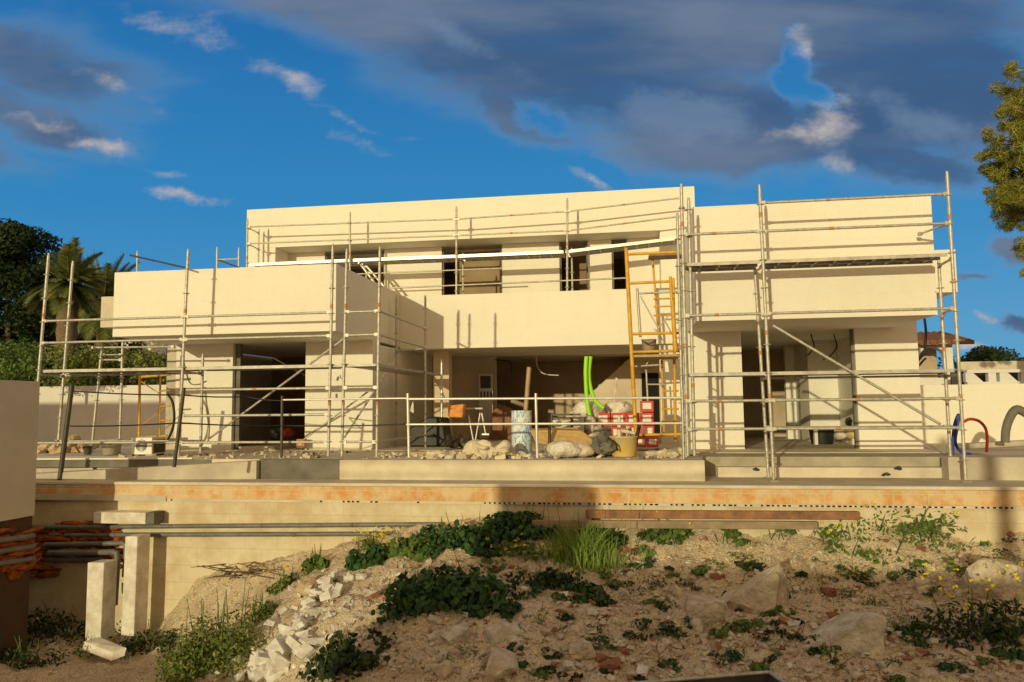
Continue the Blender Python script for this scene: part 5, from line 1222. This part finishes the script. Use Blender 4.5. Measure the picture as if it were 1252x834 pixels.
# ------------------------------------------------------------------ trees
def tree(name,label,base,h,rad,mat,seed,trunk_r=.18,clumps=26,per=260,size=.16,shape=None,crown_lo=.25,cat='tree',squash=1,limbs=7):
    rr = random.Random(seed); t = thing(name,label,cat,base); B = Vector(base)
    tk = MB(); top = B+Vector((rr.uniform(-.2,.2),0,h*.75)); tk.tube([B-Vector((0,0,.3)),B.lerp(top,.4)+Vector((rr.uniform(-.1,.1),0,0)),top],[trunk_r,trunk_r*.7,trunk_r*.2],8)
    cr = MB()
    for k in range(clumps):
        a = rr.uniform(0,6.28); zz = rr.uniform(crown_lo,1); rmax = rad*math.sin(math.pi*min(1,max(.12,(zz-crown_lo)/(1-crown_lo)*.8+.2)))**.7
        r_ = rmax*math.sqrt(rr.uniform(.05,1)); c = B+Vector((math.cos(a)*r_,math.sin(a)*r_*squash,h*zz))
        s_ = rad*rr.uniform(.2,.38); leaves(cr,c,per,(s_,s_,s_*.7),size,rr,shape=shape)
        if k < limbs: tk.tube([B.lerp(top,rr.uniform(.35,.85)),c],[trunk_r*.3,.02],5)
    tk.build('trunk',M['bark'],t); cr.build('crown',M[mat],t,recalc=False); return t
def at_(px,Y,z=-.4): p = PY(px,480,Y); return (p.x,Y,z)
tree('broadleaf_tree','tall dark evergreen tree at the left edge',at_(8,33),ZY(5,272,33)+.3,3.6,'leaf_dark',1,.3,95,420,.24,crown_lo=.1)
tree('broadleaf_tree','dark tree between the tall left tree and the palm',at_(-30,36),ZY(5,285,36),3.2,'leaf_dark',2,.3,40,380,.26,crown_lo=.15)
tree('broadleaf_tree','dark tree behind the palm beside the left wing',at_(128,40),ZY(120,345,40),2.3,'leaf_dark',3,.25,36,340,.22,crown_lo=.2)
tree('broadleaf_tree','low shrub-like tree under the palm at the far left',at_(48,34),ZY(48,385,34),2.2,'leaf_dark',4,.2,26,320,.2,crown_lo=.1)
def palm(label,px,py,Y,seed,n=46,L=2.6,r=.32):
    rr = random.Random(seed); hd = PY(px,py,Y); t = thing('palm_tree',label,'palm',(hd.x,Y,-.4))
    tk = MB(); prof = []
    pts = [Vector((hd.x,Y,-.5+(hd.z+.5)*k/24)) for k in range(25)]; tk.tube(pts,[r*(.9+.12*(k%2))+(.12 if k > 21 else 0) for k in range(25)],10); tk.build('trunk',M['palm_bark'],t)
    fr = MB()
    for k in range(n):
        a = rr.uniform(0,6.28); el = rr.uniform(-.25,1.45); ln = L*rr.uniform(.75,1.1); q = Vector(hd); d = Vector((math.cos(a)*math.cos(el),math.sin(a)*math.cos(el),math.sin(el)))
        pts=[q.copy()]; st=14
        for j in range(st):
            d = (d+Vector((0,0,-.062-.05*(1-math.sin(max(el,0)))))).normalized(); q = q+d*ln/st; pts.append(q.copy())
        fr.tube(pts,[.03*(1-j/(st+2)) for j in range(st+1)],4,0,False)
        for j in range(2,st+1):
            dd = (pts[j]-pts[j-1]).normalized(); sd_ = dd.cross(Vector((0,0,1)))
            if sd_.length < .05: continue
            sd_.normalize(); up_ = sd_.cross(dd); ll = ln*.26*math.sin(math.pi*min(1,(j+1.5)/(st+3)))+.08
            for s_ in (-1,1):
                for q2 in (.0,.33,.66):
                    b0 = pts[j-1].lerp(pts[j],q2); tip = b0+(sd_*s_*.75+dd*.55+up_*.25-Vector((0,0,.25)))*ll*rr.uniform(.8,1.1)
                    fr.add([b0-dd*.04,b0+dd*.04,tip],[(0,1,2)])
    fr.build('fronds',M['leaf_palm'],t,recalc=False); return t
palm('date palm with arching sunlit fronds behind the left scaffold',84,350,27,3,70,1.8,.40)
palm('second palm partly hidden behind the left wing',127,372,33,5,50,2.6,.3)
# hedge and bush behind the rear boundary wall
hd = thing('hedge','sunlit clipped hedge above the rear boundary wall behind the left scaffold','hedge',(-17,24.2,0)); mb = MB(); rr = random.Random(8)
for k in range(95):
    px = rr.uniform(35,205); Y = rr.uniform(23.9,25.2); y = 455+rr.uniform(-26,14)+(6 if px>150 else 0); leaves(mb,PY(px,y,Y),85,(.42,.4,.36),.13,rr)
mb.build('foliage',M['leaf_hedge'],hd,recalc=False); st = MB()
for k in range(9): p = PY(45+k*18,470,24.5); st.tube([(p.x,24.5,-.6),(p.x,24.5,1.6)],.05,5)
st.build('stems',M['bark'],hd)
bs = thing('bush','bright green bush above the boundary wall at the far left','bush',(-17,21.2,0)); mb = MB()
for k in range(34): leaves(mb,PY(rr.uniform(-20,48),rr.uniform(425,458),20.6+rr.uniform(-.5,.5)),90,(.4,.4,.3),.12,rr)
mb.build('foliage',M['leaf_mid'],bs,recalc=False); st = MB(); p = PY(15,470,20.6); st.tube([(p.x,20.6,-2),(p.x,20.6,2)],.06,5); st.build('stems',M['bark'],bs)
dh = thing('hedge','dark shaded hedge under the left wing, right of the sunlit hedge','hedge',(-12,26,0)); mb = MB()
for k in range(60): leaves(mb,PY(rr.uniform(105,225),rr.uniform(440,480),25.9+rr.uniform(0,.8)),80,(.5,.4,.4),.14,rr)
mb.build('foliage',M['leaf_dark'],dh,recalc=False); st = MB(); 
for k in range(5): p = PY(120+k*22,470,26.2); st.tube([(p.x,26.2,-.6),(p.x,26.2,1.3)],.05,5)
st.build('stems',M['bark'],dh)
# pine leaning in at the right edge
rr = random.Random(77); pb = PY(1330,480,19); pn = thing('pine_tree','golden-lit pine leaning into the picture at the right edge','pine',(pb.x,19,-.4))
tk = MB(); ptop = PY(1345,-20,19); tk.tube([(pb.x,19,-.6),PY(1335,300,19),ptop],[.3,.22,.06],9)
cr = MB(); nb_ = MB()
tips = [(x+24,y) for x,y in [(1236,160),(1240,215),(1252,190),(1256,150),(1245,85),(1228,110),(1222,135),(1238,140),(1215,165),(1205,188),(1225,195),(1200,205),(1218,222),(1235,232),(1212,240),(1222,258),(1240,262),(1250,205),(1248,170),(1252,120),(1255,235),(1246,302),(1254,345),(1250,290),(1262,150),(1265,200),(1270,90),(1275,250),(1235,178),(1243,250),(1280,130),(1290,180),(1300,230),(1290,60),(1335,60),(1345,110),(1352,160),(1340,215),(1360,255),(1375,120),(1385,190),(1380,235),(1350,20),(1330,10),(1370,70),(1395,150),(1325,280),(1365,300)]]
for i,(px,py) in enumerate(tips):
    Y = 19+rr.uniform(-.9,.9); c = PY(px,py,Y); s_ = rr.uniform(.22,.36)
    root = PY(1335,min(330,py+rr.uniform(0,70)),19); tk.tube([root,root.lerp(c,.55)+Vector((0,0,rr.uniform(-.15,.05))),c],[.07,.035,.01],5)
    for j in range(13):
        cc = c+Vector((rr.gauss(0,.27),rr.gauss(0,.25),rr.gauss(-.05,.2)))
        tk.tube([root.lerp(c,.75),cc],[.018,.006],4)
        leaves(cr,cc,135,(s_*.5,s_*.5,s_*.42),.11,rr,shape='needle',up=.5)
tk.build('branches',M['bark'],pn); cr.build('needles',M['leaf_pine'],pn,recalc=False)
# far right: tree, balustrade, neighbour house with arch
tree('broadleaf_tree','round dark tree beyond the concrete balustrade at the right',at_(1212,48),ZY(1212,431,48)+.3,3.3,'leaf_dark',9,.25,44,300,.24,crown_lo=.3)
tree('broadleaf_tree','second dark tree at the far right edge beyond the balustrade',at_(1262,50),ZY(1262,440,50),3.0,'leaf_dark',10,.25,34,300,.24,crown_lo=.3)
hl = MB(); hl.prism([(PY(1120,457,60).x,60,-1),(PY(1240,457,60).x,60,-1),(PY(1240,452,60).x,60,ZY(1240,452,60)),(PY(1120,455,60).x,60,ZY(1120,455,60))],(0,6,0)); tag(hl.build('hill',M['leaf_dark']),kind='structure')
bl = thing('balustrade','white concrete balustrade with slanted openings above the right boundary wall','balustrade',(13,24,2))
Y = 26
z0,z1 = ZY(1200,467,Y),ZY(1200,452,Y)
xr0,xr1 = XY(1182,Y),XY(1300,Y)
MB().box((xr0,Y,z1-.1),(xr1,Y+.25,z1)).build('rail',M['white_wall'],bl); MB().box((xr0,Y,z0-1.2),(xr1,Y+.25,z0)).build('base',M['white_wall'],bl)
MB().box((xr0,Y+.5,z1-.02),(xr1,Y+.7,z1+.28)).build('coping_beam',M['concrete_lt'],bl)
for px in (1184,1212,1226,1252,1266,1290):
    x=XY(px,Y); s_ = .28 if px in (1184,1226,1266) else -.28
    m=MB(); m.prism([(x-.09,Y+.02,z0),(x+.14+max(s_,0),Y+.02,z0),(x+.14,Y+.02,z1-.1),(x-.09+min(s_,0)*0,Y+.02,z1-.1)],(0,.2,0)); m.build('baluster',M['white_wall'],bl)
MB().box((xr0,Y+1.2,z0-1),(xr1,Y+1.3,z1+.05)).build('dark_backing',M['dark_metal'],bl)
nh2 = thing('neighbour_porch','cream neighbouring porch with an arch and clay tile eave beside the right wing','porch',(9,30,0))
Y=30; ax0,ax1=XY(1112,Y),XY(1166,Y); zt_=ZY(1140,419,Y); 
arc=[]; cx=XY(1141,Y); rx=XY(1158,Y)-cx; zs=ZY(1141,438,Y); rzv=ZY(1141,424.5,Y)-zs; zb=ZY(1141,458,Y)
prof=[(ax0,-1),(ax0,zt_),(ax1,zt_),(ax1,-1),(cx+rx,-1)]+[(cx+rx*math.cos(a),zs+rzv*math.sin(a)) for a in [k*math.pi/14 for k in range(15)]]+[(cx-rx,-1)]
MB().prism([(x,Y,z) for x,z in prof],(0,.4,0)).build('arch_wall',M['plaster'],nh2)
MB().box((cx-rx+.01,Y+.05,-1),(cx+rx-.01,Y+.35,ZY(1141,462,Y))).build('parapet',M['plaster'],nh2)
MB().box((ax0,Y+1.5,-1),(ax1,Y+1.7,zt_)).build('rear_wall',M['plaster_dark'],nh2)
rf=MB(); rf.prism([(ax0-.3,Y-.5,zt_-.12),(ax1+.55,Y-.5,zt_-.12),(ax1+.55,Y-.5,zt_+.02),(ax0-.3,Y-.5,zt_+.06)],(0,2.5,.5))
x=ax0-.3
while x < ax1+.5: rf.tube([(x,Y-.56,zt_-.02),(x,Y+2,zt_+.5)],.1,8); x+=.24
rf.build('tile_roof',M['tile'],nh2)
# neighbour's wall and house far left
m=MB(); m.box((-45,44,-.5),(XY(112,44),44.3,ZY(80,392,44))); tag(m.build('distant_wall',M['concrete']),'grey distant wall between the trees at the far left','wall')
fh=thing('distant_house','pale distant house glimpsed between the palm trunks at the left','house',(-20,46,0)); a,b_=PY(112,430,46),PY(150,398,46)
MB().box((a.x,46,-.5),(b_.x+3,50,b_.z)).build('wall',M['plaster'],fh); MB().prism([(a.x-.4,45.7,b_.z+.01),(b_.x+3.4,45.7,b_.z+.01),(b_.x+2.5,48,b_.z+1.1),(a.x+.6,48,b_.z+1.1)],(0,.2,.05)).build('roof',M['tile'],fh)
